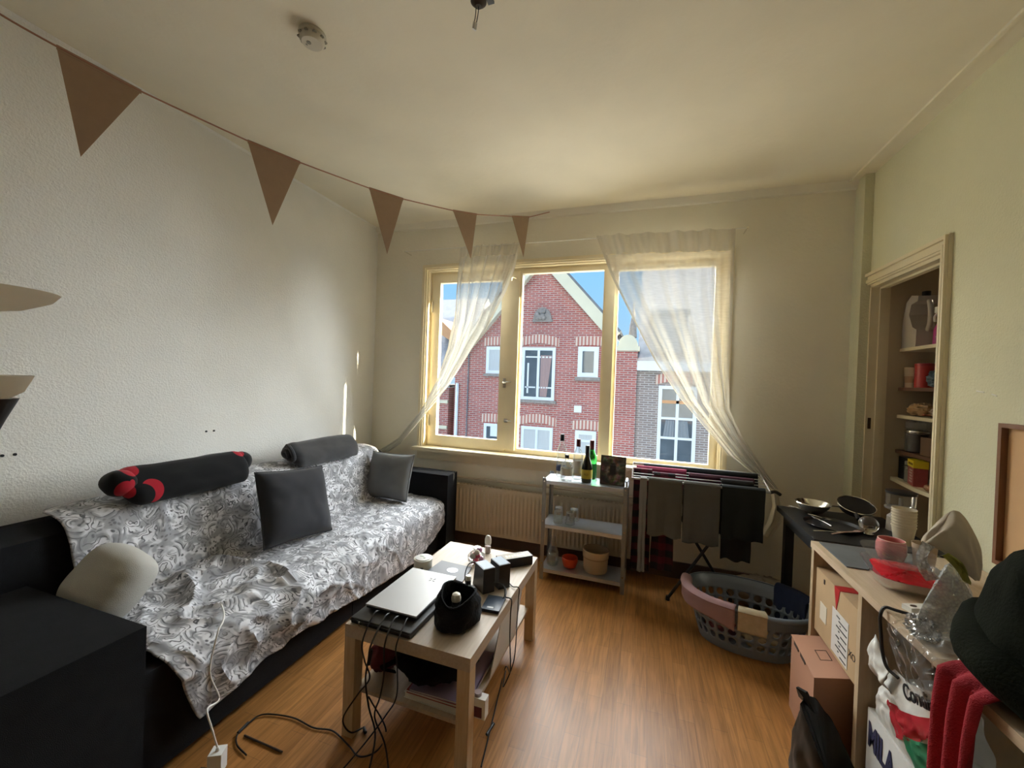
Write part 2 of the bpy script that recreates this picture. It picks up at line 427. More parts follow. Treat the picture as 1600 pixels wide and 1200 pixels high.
# street = struct(MB().box((-25, D+1.2, -4.3), (20, YF+12, -4.2)), 'street', M['street'], loc=(0, 0, 0))
gh = thing('street_house', 'red brick gabled house seen through the middle window pane', 'house', (-3, YF, -1.7))
aL, aL2, aR, aR2 = E(831, 432), E(749, 530), E(866, 431), E(944, 519)
kl = (aL.z-aL2.z)/(aL.x-aL2.x); kr = (aR.z-aR2.z)/(aR.x-aR2.x)
ax = (aR.z-aL.z+kl*aL.x-kr*aR.x)/(kl-kr); az = aL.z+kl*(ax-aL.x)
xl, xr = -5.40, -.745
zl, zr = az+kl*(xl-ax), az+kr*(xr-ax)
MB().prism([(xl, YF, -1.7), (xr, YF, -1.7), (xr, YF, zr), (ax, YF, az), (xl, YF, zl)], (0, 7, 0)).build('wall', M['brick_red'], gh, smooth=False)
for x1, z1, k in ((xl, zl, kl), (xr-.12, zr-.12*kr, kr)):
    d = V(x1-ax, 0, z1-az); nrm = V(-d.z, 0, d.x).normalized(); nrm *= 1 if nrm.z > 0 else -1
    A0, A1 = V(ax, YF-.22, az)-nrm*.02, V(x1, YF-.22, z1)-nrm*.02
    MB().prism([A0, A1, A1+nrm*.13, A0+nrm*.13], (0, .22, 0)).prism([A0+nrm*.13, A1+nrm*.13, A1+nrm*.30, A0+nrm*.30], (0, .3, 0)).build('bargeboard', M['stone'], gh, smooth=False)
    MB().prism([A0+nrm*.30, A1+nrm*.30, A1+nrm*.36, A0+nrm*.36], (0, 7.3, 0)).build('roof', M['slate'], gh, smooth=False)
lint_m = N('banded_arch_brick')
ch = lint_m.n('TexChecker'); ch.inputs['Color1'].default_value = (.44, .17, .14, 1); ch.inputs['Color2'].default_value = (.62, .52, .44, 1); ch.inputs['Scale'].default_value = 1
lint_m.l(lint_m.coord('Object', (21, .001, .001)), ch.inputs['Vector']); lint_m.col(ch.outputs[0]); lint_m.b.inputs['Roughness'].default_value = .9
def house_win(root, x0, x1, z0, z1, bars, glassm, y=YF, fwid=.085, lintel=True, sill=True):
    b = MB(); a, c = y-.05, y+.02
    b.fr(x0, x1, z0, z1, fwid, a, c)
    for kind, v in bars:
        if kind == 'v': b.box((v-.035, a+.01, z0+fwid), (v+.035, c-.005, z1-fwid))
        else: b.box((x0+fwid, a+.015, v-.03), (x1-fwid, c-.003, v+.03))
    w = b.build('window', M['upvc'], root, smooth=False)
    MB().box((x0+.03, y-.02, z0+.03), (x1-.03, y+.01, z1-.03)).build('pane', glassm, w, smooth=False)
    if lintel:
        n = 9; pts = [V(x0-.08+(x1-x0+.16)*i/n, y-.03, z1+.02+.10*math.sin(PI*i/n)*(1 if x1-x0 > .7 else .25)) for i in range(n+1)]
        MB().prism(pts+[p+V(0, 0, .24) for p in pts[::-1]], (0, .04, 0)).build('arch_lintel', lint_m.m, root, smooth=False)
    if sill: MB().box((x0-.06, y-.09, z0-.09), (x1+.06, y, z0)).build('sill', M['grey_stone'], root, smooth=False)
    return w
w = house_win(gh, -3.31, -2.35, .92, 2.39, [('v', -2.83)], M['darkglass'])
MB().grid(14, 4, lambda u, v: (-2.77+.32*u-.12*(1-v)*u, YF-.028-.008*math.sin(u*20), 1.02+1.15*v)).build('curtain', mat('house_pink_curtain', (.36, .25, .24), .9), w)
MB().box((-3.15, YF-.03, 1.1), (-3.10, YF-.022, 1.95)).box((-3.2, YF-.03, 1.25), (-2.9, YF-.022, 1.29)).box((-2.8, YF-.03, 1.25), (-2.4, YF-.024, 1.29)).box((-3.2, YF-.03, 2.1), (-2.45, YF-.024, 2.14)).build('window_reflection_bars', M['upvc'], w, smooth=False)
house_win(gh, -1.73, -1.18, 1.60, 2.42, [], M['darkglass'], fwid=.12)
house_win(gh, -4.40, -3.75, 1.62, 2.40, [], M['net'], fwid=.09)
house_win(gh, -3.26, -2.35, -1.3, .17, [('v', -2.81)], M['net'])
house_win(gh, -1.73, -1.17, -1.0, .15, [('h', -.12)], M['net'], fwid=.1)
w = house_win(gh, -4.40, -3.72, -1.0, .17, [], M['darkglass'])
MB().box((-4.2, YF-.03, -.2), (-3.9, YF-.022, .08)).build('bright_blind', M['upvc'], w, smooth=False)
p = E(903, 639); MB().box((p.x-.1, YF-.04, p.z-.09), (p.x+.1, YF, p.z+.09)).build('vent', M['upvc'], gh, smooth=False)
p = E(848, 499); b = MB()
b.prism([(p.x+.26*math.cos(t), YF-.07, p.z+.32*math.sin(t)) for t in [PI*i/12 for i in range(13)]], (0, .07, 0)); b.box((p.x-.28, YF-.06, p.z-.08), (p.x+.28, YF, p.z))
for i in range(9): b.ball((p.x-.15+.3*random.random(), YF-.08, p.z+.02+.2*random.random()), .07, 10, 6)
b.build('carved_relief', M['grey_stone'], gh)
MB().tube([(-5.28, YF-.08, -1.7), (-5.28, YF-.08, 1.3)], .05, 8).build('downpipe', M['upvc'], gh)
MB().tube([(-4.95, YF-.05, -1.7), (-4.95, YF-.05, zl+.9)], .018, 6).build('cable', M['slate'], gh)
# pilaster and dark brick house on the right
rh = thing('street_house', 'brown-grey brick house with tall white window behind the right-hand curtain', 'house', (2, YF, -1.7))
MB().box((-.19, YF+.06, -1.7), (5.5, YF+7, 2.0)).build('wall', M['brick_brown'], rh, smooth=False)
MB().box((-.72, YF-.06, -1.7), (-.19, YF+.8, 2.32)).build('pilaster', M['brick_red'], rh, smooth=False)
p = E(980, 541)
b = MB().box((-.735, YF-.12, 2.32), (-.15, YF+.8, 2.44)); b.prism([(-.44+.25*math.cos(t), YF-.1, 2.44+.3*math.sin(t)) for t in [PI*i/14 for i in range(15)]], (0, .6, 0))
b.build('pilaster_cap', M['stone'], rh, smooth=False)
MB().cap([(.11, 0), (.09, .3), (.05, .55), (.02, .8), (.02, .95)], c=(-.34, YF+.3, 2.7), seg=12).build('spire', M['grey_stone'], rh)
MB().box((-.19, YF-.12, 1.82), (5.5, YF+.1, 2.06)).build('cornice', M['upvc'], rh, smooth=False)
MB().prism([(-.19, YF-.1, 2.06), (-.19, YF+4, 5.6), (-.19, YF+7, 2.06)], (5.7, 0, 0)).build('roof', M['slate'], rh, smooth=False)
b = MB().box((.15, YF+.2, 2.06), (1.0, YF+2.4, 3.3)).box((.1, YF+.15, 3.3), (1.05, YF+2.6, 3.42)); b.build('dormer', mat('dormer_grey', (.40, .42, .44), .7), rh, smooth=False)
house_win(rh, .36, 1.27, -.9, 1.45, [('v', .82), ('h', .62), ('h', .12)], M['darkglass'], y=YF+.06)
w = house_win(rh, 1.9, 2.8, -.9, 1.45, [('v', 2.35), ('h', .62)], M['darkglass'], y=YF+.06)
p = E(1058, 640); q = MB()
for sx in (-1, 1): q.grid(12, 5, lambda u, v, sx=sx: (.81+sx*(.05+.26*u*(1-.2*v)), YF+.025-.01*math.sin(u*25), .15+.42*v))
q.build('house_curtain', mat('house_grey_curtain', (.24, .26, .28), .9), rh)
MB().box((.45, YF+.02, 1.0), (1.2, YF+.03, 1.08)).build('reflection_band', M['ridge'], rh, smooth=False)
# low row house on the left
lh = thing('street_house', 'house with steep slate roof seen through the left casement', 'house', (-8, YF, -1.7))
MB().box((-12, YF+.05, -1.7), (-5.62, YF+7, 1.15)).build('wall', M['brick_red'], lh, smooth=False)
b = MB()
for z in (-.05, .72): b.box((-12, YF-.02, z-.05), (-5.62, YF+.06, z+.05))
b.build('stone_band', M['stone'], lh, smooth=False)
MB().box((-12, YF-.15, 1.15), (-5.62, YF+.1, 1.48)).build('gutter', M['upvc'], lh, smooth=False)
MB().prism([(-12, YF, 1.48), (-12, YF+3.2, 4.5), (-12, YF+7, 1.48)], (6.3, 0, 0)).build('roof', M['slate'], lh, smooth=False)
MB().prism([(-6.5, YF+1.0, 2.9), (-5.9, YF+1.0, 2.55), (-5.9, YF+1.0, 2.85), (-6.6, YF+1.0, 3.45)], (0, 2.5, 0)).build('ridge_tiles', M['ridge'], lh, smooth=False)

# ------------------------------------------------------------------ light
wd = bpy.data.worlds.new('sky'); SC.world = wd; wd.use_nodes = True
nt = wd.node_tree; bg = nt.nodes['Background']
tc = nt.nodes.new('ShaderNodeTexCoord'); sx_ = nt.nodes.new('ShaderNodeSeparateXYZ'); rp = nt.nodes.new('ShaderNodeValToRGB')
nt.links.new(tc.outputs['Generated'], sx_.inputs[0]); nt.links.new(sx_.outputs[2], rp.inputs[0]); nt.links.new(rp.outputs[0], bg.inputs[0])
e = rp.color_ramp.elements; e[0].position = 0; e[0].color = (.42, .62, .80, 1); e[1].position = .55; e[1].color = (.16, .45, .90, 1)
x = e.new(.25); x.color = (.27, .58, .90, 1)
bg.inputs[1].default_value = 1.5
def sun(name, d, energy, angle, col):
    l = bpy.data.lights.new(name, 'SUN'); l.energy = energy; l.angle = math.radians(angle); l.color = col
    o = bpy.data.objects.new(name, l); COL.objects.link(o); o.rotation_euler = Vector(d).to_track_quat('-Z', 'Y').to_euler(); o.location = (0, 0, 8)
    return o
SUN_SIDE = sun('low_sun', (-1, -.18, -.35), 45, .6, (1, .88, .62))
SKY_GLOW = sun('sky_fill', (-.04, -1, -.58), 50, 112, (.94, .98, 1))  # added wide sun lamp, tops up the skylight through the window
UP_FILL = sun('upward_fill', (.85, -1, .36), 14.5, 125, (1, .91, .76))  # added fill sun from below the horizon, brightens ceiling and walls
FACADE_FILL = sun('facade_fill', (.25, 1, -.75), 1.7, 30, (1, .95, .9))  # added second sun from behind the room, brightens the facades
SC.view_settings.view_transform = 'Standard'; SC.view_settings.look = 'None'; SC.view_settings.gamma = 1; SC.view_settings.use_curve_mapping = False
SC.view_settings.exposure = -.32
SC.cycles.max_bounces = 10; SC.cycles.diffuse_bounces = 5; SC.cycles.transparent_max_bounces = 24; SC.cycles.transmission_bounces = 8; SC.cycles.caustics_refractive = False; SC.cycles.caustics_reflective = False
SC.cycles.use_denoising = True
# ------------------------------------------------------------------ curtains
def px_curve(pts, y):
    return [at(a, b, y=y) for a, b in pts]
def curtain(name, label, L, R, y, folds, tail=None, header=.06):
    root = thing(name, label, 'curtain', (0, y, .8), 0, 'sheer window curtains')
    def row(v):
        t = v
        a, b = lerpc(L, t), lerpc(R, t); return a, b
    def f(u, v):
        a, b = row(v); p = a.lerp(b, u); w = (b-a).length
        amp = .012+.028*min(1, .28/max(w, .05))*min(1, v*3)
        ph = folds*2*PI*(u+.03*math.sin(9*v))
        p = p+V(0, amp*(math.sin(ph)+.45*math.sin(ph*1.7+2))*min(1, w/.25)-.01*math.sin(5*v), 0)
        return p
    hd = header
    MB().grid(110, 90, lambda u, v: f(u, hd+(1-hd)*v), lambda u, v: (u, v)).build('drape', M['sheer'], root)
    MB().grid(110, 5, lambda u, v: f(u, hd*v)+V(0, -.004+.012*math.sin(u*60), 0), lambda u, v: (u, v)).build('rod_pocket', M['sheer_hem'], root)
    for k, e in ((0, .012), (1, -.012)):   # doubled side hems
        MB().grid(5, 90, lambda u, v, k=k, e=e: f(k+e*2*u, v)+V(0, -.003, 0), lambda u, v: (u, v)).build('side_hem', M['sheer_hem'], root)
    return root
yl, yr = 3.20, 3.17
Lp = [(719, 386), (716, 420), (713, 455), (711, 493), (702, 544), (685, 590), (657, 641), (622, 684), (592, 703)]
Rp = [(813, 379), (804, 418), (790, 455), (762, 516), (728, 564), (702, 604), (656, 657), (624, 694), (593, 715)]
cl = curtain('sheer_curtain', 'sheer white curtain swept towards the sofa, covering the casement', px_curve(Lp, yl), px_curve(Rp, yl), yl, 5)
Lp = [(931, 368), (955, 431), (990, 501), (1025, 567), (1060, 620), (1096, 662), (1138, 711), (1187, 749), (1203, 764)]
Rp = [(1149, 357), (1146, 430), (1143, 510), (1139, 580), (1140, 640), (1160, 682), (1186, 722), (1204, 748), (1217, 765)]
cr = curtain('sheer_curtain', 'wide sheer white curtain swept over to the drying rack end', px_curve(Lp, yr), px_curve(Rp, yr), yr, 4.5)
def tl(u, v):
    a = lerpc([at(1203, 764, y=yr), at(1206, 790, y=yr), at(1200, 815, y=yr), at(1186, 838, y=yr)], v)
    b = lerpc([at(1217, 765, y=yr), at(1223, 790, y=yr), at(1222, 815, y=yr), at(1206, 838, y=yr)], v)
    return a.lerp(b, u)+V(0, .02*math.sin(u*14+v*2), 0)
MB().grid(40, 24, tl, lambda u, v: (u, v)).build('gathered_tail', M['sheer_hem'], cr)
wire = thing('curtain_wire', 'thin white stretched wire carrying both sheer curtains above the window', 'curtain wire', (-.75, 3.19, 2.59))
w0, w1 = at(632, 393, y=3.185), at(1168, 356, y=3.185)
MB().tube([w0, w1], .003, 6).build('wire', M['white'], wire)
for q in (w0, w1):
    MB().tube([q, V(q.x, D, q.z)], .004, 8).ball((q.x, q.y, q.z), .007, 10, 6).build('hook', M['chrome'], wire)

# ------------------------------------------------------------------ sofa
SY0, SY1 = .40, 3.16; AF = -1.50; SB = XL+.03
sofa = thing('sofa', 'long charcoal fabric sofa bed with wide arms along the white wall', 'sofa', (-2.0, 1.8, 0))
S = M['sofa']
MB().box((SB, SY0+.02, .03), (-1.575, 1.96, .27)).build('base', S, sofa, bevel=.015, seg=3)
MB().box((SB, 1.966, .03), (-1.575, SY1-.02, .27)).build('base', S, sofa, bevel=.015, seg=3)
MB().box((SB+.15, .875, .26), (-1.555, 2.985, .415)).build('seat_cushion', S, sofa, bevel=.05, seg=4)
b = MB(); b.prism([(SB, .78, .2), (SB+.40, .78, .2), (SB+.36, .78, .45), (SB+.25, .78, .765), (SB+.16, .78, .808), (SB+.02, .78, .785)], (0, 2.30, 0))
b.build('backrest', S, sofa, bevel=.035, seg=4)
MB().box((SB, .10, .03), (AF+.01, .872, .615)).build('armrest', S, sofa, bevel=.035, seg=4)
MB().box((SB, 2.99, .03), (AF, SY1, .645)).build('armrest', S, sofa, bevel=.03, seg=4)
for x in (-1.66, -2.38):
    for y in (.55, 3.1): MB().cap([(.025, 0), (.03, .04)], c=(x, y, 0), seg=12).build('foot', M['black'], sofa)

# throw: draped cross-section with ridged folds
def paisley():
    n = N('grey_white_paisley_cotton')
    co = n.coord('UV', (1, 1, 1))
    ns = n.n('TexNoise'); ns.inputs['Scale'].default_value = 5; ns.inputs['Detail'].default_value = 2; n.l(co, ns.inputs['Vector'])
    dv = n.n('VectorMath', operation='SCALE'); sb = n.n('VectorMath', operation='SUBTRACT'); sb.inputs[1].default_value = (.5, .5, .5)
    n.l(ns.outputs['Color'], sb.inputs[0]); n.l(sb.outputs[0], dv.inputs[0]); dv.inputs['Scale'].default_value = .13
    ad = n.n('VectorMath', operation='ADD'); n.l(co, ad.inputs[0]); n.l(dv.outputs[0], ad.inputs[1])
    def band(f, k, stops): return n.ramp(n.math('FRACT', n.math('MULTIPLY', f, k)), stops)
    v = n.n('TexVoronoi'); v.inputs['Scale'].default_value = 8.5; n.l(ad.outputs[0], v.inputs['Vector'])
    rings = band(v.outputs['Distance'], 6.5, [(0, .95), (.35, .9), (.45, .12), (.56, .10), (.64, .5), (.85, .55), (1., .95)])
    n3 = n.n('TexNoise'); n3.inputs['Scale'].default_value = 11; n3.inputs['Detail'].default_value = 2.5; n.l(co, n3.inputs['Vector'])
    vine = band(n3.outputs['Fac'], 13, [(0, 1.), (.40, .95), (.50, .08), (.62, .10), (.72, .95), (1., 1.)])
    v2 = n.n('TexVoronoi'); v2.inputs['Scale'].default_value = 55; n.l(ad.outputs[0], v2.inputs['Vector'])
    fl = n.ramp(v2.outputs['Distance'], [(.0, .05), (.26, .12), (.40, .95), (1., 1.)])
    n2 = n.n('TexNoise'); n2.inputs['Scale'].default_value = 10; n2.inputs['Detail'].default_value = 1; n.l(co, n2.inputs['Vector'])
    g = n.mix(n.ramp(n2.outputs['Fac'], [(.44, 0.), (.50, 1.)]), vine, rings)
    g = n.mix(n.ramp(n2.outputs['Fac'], [(.56, 0.), (.60, .9)]), g, fl)
    sel = n.n('TexNoise'); sel.inputs['Scale'].default_value = 16; n.l(ad.outputs[0], sel.inputs['Vector'])
    g2 = n.mix(n.ramp(sel.outputs['Fac'], [(.46, 0.), (.54, .7)]), g, (.26, .27, .31))
    n.col(n.mix(g2, (.022, .022, .028), (.72, .72, .75))); n.b.inputs['Roughness'].default_value = .85
    return n.m
M['paisley'] = paisley()
prof = [V(SB+.015, 0, .805), V(SB+.06, 0, .828), V(SB+.16, 0, .833), V(SB+.27, 0, .792), V(SB+.33, 0, .64), V(SB+.39, 0, .485), V(SB+.43, 0, .45), V(SB+.60, 0, .445), V(-1.75, 0, .443), V(-1.60, 0, .438), V(-1.545, 0, .405), V(-1.53, 0, .33), V(-1.53, 0, .22), V(-1.53, 0, .17)]
prof = crom(prof, 8)
plen = [0]
for a_, b_ in zip(prof, prof[1:]): plen.append(plen[-1]+(b_-a_).length)
def psample(s):
    s *= plen[-1]
    for i in range(len(plen)-1):
        if s <= plen[i+1] or i == len(plen)-2:
            t = (s-plen[i])/(plen[i+1]-plen[i]); return prof[i].lerp(prof[i+1], max(0, min(1, t)))
HEM = [(1.09, .15), (1.155, .172), (1.326, .212), (1.541, .202), (1.751, .187), (2.05, .15), (2.228, .132), (2.53, .109), (2.80, .17), (2.97, .245), (3.0, .28)]
def hemz(y):
    if y <= HEM[0][0]: return HEM[0][1]
    for (y0, z0), (y1, z1) in zip(HEM, HEM[1:]):
        if y <= y1: return z0+(z1-z0)*(y-y0)/(y1-y0)
    return HEM[-1][1]
def throw(u, v):
    p = psample(v)
    s = v*plen[-1]
    y0 = .955+.10*max(0, 1-v/.10)+.03*math.sin(v*5)+.14*max(0, (v-.72)/.28)**1.2   # near edge drifts towards the window at the front
    y = y0+(2.985-y0)*u
    if v > .80:
        t = (v-.80)/.20; front = psample(.80).z
        if p.x > -1.56: 
            zt = hemz(y); z0 = .405
            k = max(0, min(1, (.405-p.z)/(.405-.17))); p = V(p.x, 0, z0+(zt-z0)*k if p.z < .405 else p.z)
    # folds
    mess = max(0, 1-abs(y-1.55)/.85)
    seat = max(0, min(1, (v-.38)/.12))
    q = nz(y*3.0+s*1.6, s*2.4-y*.7, 1.3)
    rid = (1-abs(q)*2.2)
    q2 = nz(y*6.5-s*3, s*5.5+y*2, 7.7); rid2 = 1-abs(q2)*2
    big = .055*mess*seat*max(0, rid)**4+.026*(.25+.75*mess)*seat*max(0, rid2)**3
    small = (.007+.008*mess)*nz(y*9, s*11, 3)+.004*nz(y*24, s*24, 9)
    far = min(1, math.hypot(p.x+1.88, y-1.87)/.46); big *= far**2
    bk = .012*max(0, 1-abs(nz(y*4.5, s*.9, 5))*3)**2*(1-seat)
    h = .006+max(0, big+small+bk)
    nrm = V(.85, 0, .5) if v < .42 else V(0.05, 0, 1) if v < .78 else V(1, 0, .1)
    tw = .012*nz(y*5, s*5, 2)*seat
    return V(p.x, y+tw, p.z)+nrm.normalized()*h
tb = MB().grid(230, 200, throw, lambda u, v: (u*2.05, v*plen[-1]))
tag(tb.build('sofa_throw', M['paisley'], solid=.004, off=1, loc=(-2.0, 1.9, .2)), 'white and grey paisley throw rumpled over the sofa seat and back', 'throw')

# ------------------------------------------------------------------ cushions
def cushion(name, label, c, ux, uy, w, h, t, m, group=None, pinch=.07, wr=.006, seed=0, piping=True, rnd=0):
    ux = Vector(ux).normalized(); uy = Vector(uy); uy = (uy-ux*uy.dot(ux)).normalized(); n = ux.cross(uy)
    c = Vector(c)
    def side(sg):
        def f(u, v):
            a, b = 2*u-1, 2*v-1
            q_ = 1-rnd*(a*b)**2; px_ = a*(1-pinch*(1-b*b))*q_; py_ = b*(1-pinch*(1-a*a))*q_
            th = t/2*((1-a**4)*(1-b**4))**.55
            th += wr*nz(a*3+seed, b*3, sg)*(1-a**6)*(1-b**6)+wr*.8*(1-abs(nz(a*4, b*4+seed, 5+sg))*3)*max(0, (abs(a*b)-.25))*(1-a**8)*(1-b**8)
            return c+ux*(px_*w/2)+uy*(py_*h/2)+n*(sg*th)
        return f
    b = MB().grid(36, 36, side(1)).grid(36, 36, side(-1)); bmesh.ops.remove_doubles(b.bm, verts=b.bm.verts, dist=.0008)
    root = thing(name, label, 'cushion', c-V(0, 0, h/2), 0, group)
    b.build('cover', m, root, angle=80)
    if piping:
        e = []
        for (a0, b0), (a1, b1) in (((-1, -1), (1, -1)), ((1, -1), (1, 1)), ((1, 1), (-1, 1)), ((-1, 1), (-1, -1))):
            for k in range(16):
                a = a0+(a1-a0)*k/16; bb = b0+(b1-b0)*k/16
                e.append(c+ux*(a*(1-pinch*(1-bb*bb))*w/2)+uy*(bb*(1-pinch*(1-a*a))*h/2))
        MB().tube(e, .004, 6, closed=True).build('piping', m, root)
    return root
velvet = mat('dark_grey_velvet', (.026, .026, .030), .85, var=.35, vs=5, sheen=.12, spec=.2)
velvet2 = mat('mid_grey_velvet', (.15, .155, .155), .8, var=.25, vs=5, sheen=.2, spec=.2)
cotton = mat('pale_grey_cotton', (.50, .49, .45), .9, var=.08, vs=6, bump=.3, bs=400)
cushion('cushion', 'dark charcoal velvet cushion leaning on the middle of the sofa back', (-1.918, 1.865, .678), V(.06, 1, -.10), V(-.36, .10, 1), .46, .41, .14, velvet, None, .05, .006, 1)
cushion('cushion', 'mid-grey velvet cushion standing against the far sofa arm by the window', (-1.93, 2.80, .640), V(1, -.06, .02), V(-.02, .28, 1), .41, .365, .14, velvet2, None, .05, .005, 4)
cushion('cushion', 'plump pale grey cotton cushion tucked beside the near sofa arm', (-1.965, 1.02, .60), V(.33, .05, -.10), V(-.02, .10, .16), .27, .26, .17, cotton, None, -.02, .004, 9, False, .17)

# ------------------------------------------------------------------ rolled blankets on the sofa back
def redblack():
    n = N('black_fleece_with_red_patches'); co = n.n('TexCoord').outputs['Object']
    tot = None
    for c, r in (((.065, -.30, .045), (.05, .035, .045)), ((.085, -.205, .035), (.05, .042, .062)), ((.01, -.26, .125), (.06, .035, .03)), ((-.01, .26, .125), (.06, .035, .035)), ((.09, -.275, .07), (.04, .018, .035))):
        s = n.n('VectorMath', operation='SUBTRACT'); n.l(co, s.inputs[0]); s.inputs[1].default_value = c
        d = n.n('VectorMath', operation='DIVIDE'); n.l(s.outputs[0], d.inputs[0]); d.inputs[1].default_value = r
        ln = n.n('VectorMath', operation='LENGTH'); n.l(d.outputs[0], ln.inputs[0])
        k = n.math('LESS_THAN', ln.outputs['Value'], 1.0)
        if c[1] == -.205:   # crescent: bite a second ellipsoid out
            s2 = n.n('VectorMath', operation='SUBTRACT'); n.l(co, s2.inputs[0]); s2.inputs[1].default_value = (.085, -.242, .015)
            d2 = n.n('VectorMath', operation='DIVIDE'); n.l(s2.outputs[0], d2.inputs[0]); d2.inputs[1].default_value = (.06, .042, .055)
            l2 = n.n('VectorMath', operation='LENGTH'); n.l(d2.outputs[0], l2.inputs[0]); k = n.math('MULTIPLY', k, n.math('GREATER_THAN', l2.outputs['Value'], 1.0))
        tot = k if tot is None else n.math('MAXIMUM', tot, k)
    n.col(n.mix(tot, (.006, .006, .007), (.42, .015, .03))); n.b.inputs['Roughness'].default_value = .95; n.b.inputs['Sheen Weight'].default_value = .15
    n.b.inputs['Specular IOR Level'].default_value = .2
    return n.m
def roll(name, label, p0, p1, rx, rz, tilt, m, lap, seed):
    p0, p1 = Vector(p0), Vector(p1); ax_ = (p1-p0); L_ = ax_.length; ax_.normalize()
    sx = V(0, 0, 1).cross(ax_).normalized()*-1; sz = ax_.cross(sx)*-1
    if sz.z < 0: sz = -sz
    def f(u, v):
        th = u*2*PI; e = min(v, 1-v)*L_; k = (1-(1-min(1, e/.07))**2)**.5
        c, s = math.cos(th), math.sin(th)
        cc = math.copysign(abs(c)**.85, c); ss = math.copysign(abs(s)**.9, s)
        r = 1+.10*nz(c*1.5, s*1.5, v*4+seed)+.03*nz(c*4, s*4, v*9+seed)
        q = p0.lerp(p1, v)
        d = sx*(cc*rx*r*k)+sz*(ss*rz*r*k)
        return q+d-sz*(max(0, cc)*tilt*k)
    b = MB().grid(48, 60, f, wrap=True)
    # end faces with a spiral edge
    root = thing(name, label, 'blanket', p0.lerp(p1, .5)-V(0, 0, rz))
    b.build('rolled_body', m, root, angle=70)
    if seed == 6:
        for e in (p0,):
            pts = [e.lerp(p0.lerp(p1, .5), .02)+sx*(rx*(.15+.6*t)*math.cos(8*t))+sz*(rz*(.1+.65*t)*math.sin(8*t))-sz*max(0, math.cos(8*t))*tilt*.5 for t in [i/30 for i in range(31)]]
            MB().tube(pts, .014, 8).build('spiral_fold', m, root)
    else:
        q = p1.lerp(p0, .04)
        b = MB().ball(q+(p1-p0).normalized()*.015-sx*.025+V(0, 0, .0), .062, 20, 14, (1, .9, .95)); b.displace(lambda c, n: n*.006*nz(c.x*18, c.y*18, c.z*18)); b.build('rolled_end', m, root, angle=80)
        q = p0.lerp(p1, .04)
        b = MB().ball(q-(p1-p0).normalized()*.012+V(0, 0, .002), .064, 20, 14, (1.2, .95, .92)); b.displace(lambda c, n: n*.006*nz(c.x*18, c.y*18, c.z*18)); b.build('rolled_end', m, root, angle=80)
    fl = lambda u, v: p0.lerp(p1, .03+.9*u)+sx*(rx*1.04)-sz*(tilt+rz*.2)+V(0, 0, 0)+(sx*.015+sz*.0)*math.sin(PI*v)-sz*(.045*lap*v)
    if lap: MB().grid(30, 8, fl).build('loose_flap', m, root, solid=.014)
    return root
r1 = roll('rolled_blanket', 'long black fleece blanket roll with red patches on the sofa back', (-2.225, 1.165, .920), (-2.205, 1.765, .915), .095, .066, .070, M['blackfab'], 0, 2)
for o in [o for o in COL.objects if o.parent == r1]:
    if o.name.startswith('rolled'): o.data.materials[0] = redblack()
fleece = mat('charcoal_fleece', (.022, .022, .025), .95, var=.35, vs=12, bump=.5, bs=260, sheen=.4)
roll('rolled_blanket', 'folded charcoal plush blanket on the sofa back nearest the window', (-2.22, 2.07, .915), (-2.205, 2.70, .910), .092, .062, .070, fleece, 0, 6)

# ------------------------------------------------------------------ coffee table
TX, TY, TRZ = -.5509, 1.3237, -.0161
ct = thing('coffee_table', 'low birch-effect coffee table with square legs in front of the sofa', 'coffee table', (TX, TY, 0), TRZ)
TM = world(ct)
def TB(a, b): return MB().box(a, b, TM)
TB((-.55, 0, .40), (0, .90, .45)).build('table_top', M['birch'], ct, bevel=.0015, seg=1)
for x in (-.55, -.05):
    for y in (0, .85): TB((x, y, 0), (x+.05, y+.05, .40)).build('leg', M['birch_leg'], ct, bevel=.0015, seg=1)
TB((-.52, .035, .165), (-.03, .865, .181)).build('lower_shelf', M['birch'], ct, bevel=.001, seg=1)

# ------------------------------------------------------------------ shelf unit by the radiator
HX, HY = -.679, 2.884
hs = thing('metal_shelf_unit', 'small galvanised three-tier metal shelf under the window', 'shelf unit', (HX, HY, 0), -.01)
HM = world(hs)
for x, y, sx, sy in ((0, 0, 1, 1), (.6, 0, -1, 1), (0, .25, 1, -1), (.6, .25, -1, -1)):
    b = MB(); b.box((min(x, x+.028*sx), min(y, y+.003*sy), 0), (max(x, x+.028*sx), max(y, y+.003*sy), .742), HM); b.box((min(x, x+.003*sx), min(y, y+.028*sy), 0), (max(x, x+.003*sx), max(y, y+.028*sy), .742), HM)
    p_ = b.build('post', M['steel_post'], hs, smooth=False)
    for z in (.12, .43, .72): MB().tube([HM @ V(x+.014*sx, y-.003*sy, z), HM @ V(x+.014*sx, y-.006*sy, z)], .005, 8).build('bolt', M['chrome'], p_)
for z in (.075, .40, .722):
    b = MB().box((.004, .004, z), (.596, .246, z+.004), HM)
    for y0 in (.004, .243): b.box((.004, y0, z-.022), (.596, y0+.003, z), HM)
    for x0 in (.004, .593): b.box((x0, .004, z-.022), (x0+.003, .246, z), HM)
    b.build('shelf', M['steel'], hs, smooth=False)
HT, HMZ, HB = .7265, .4045, .0795

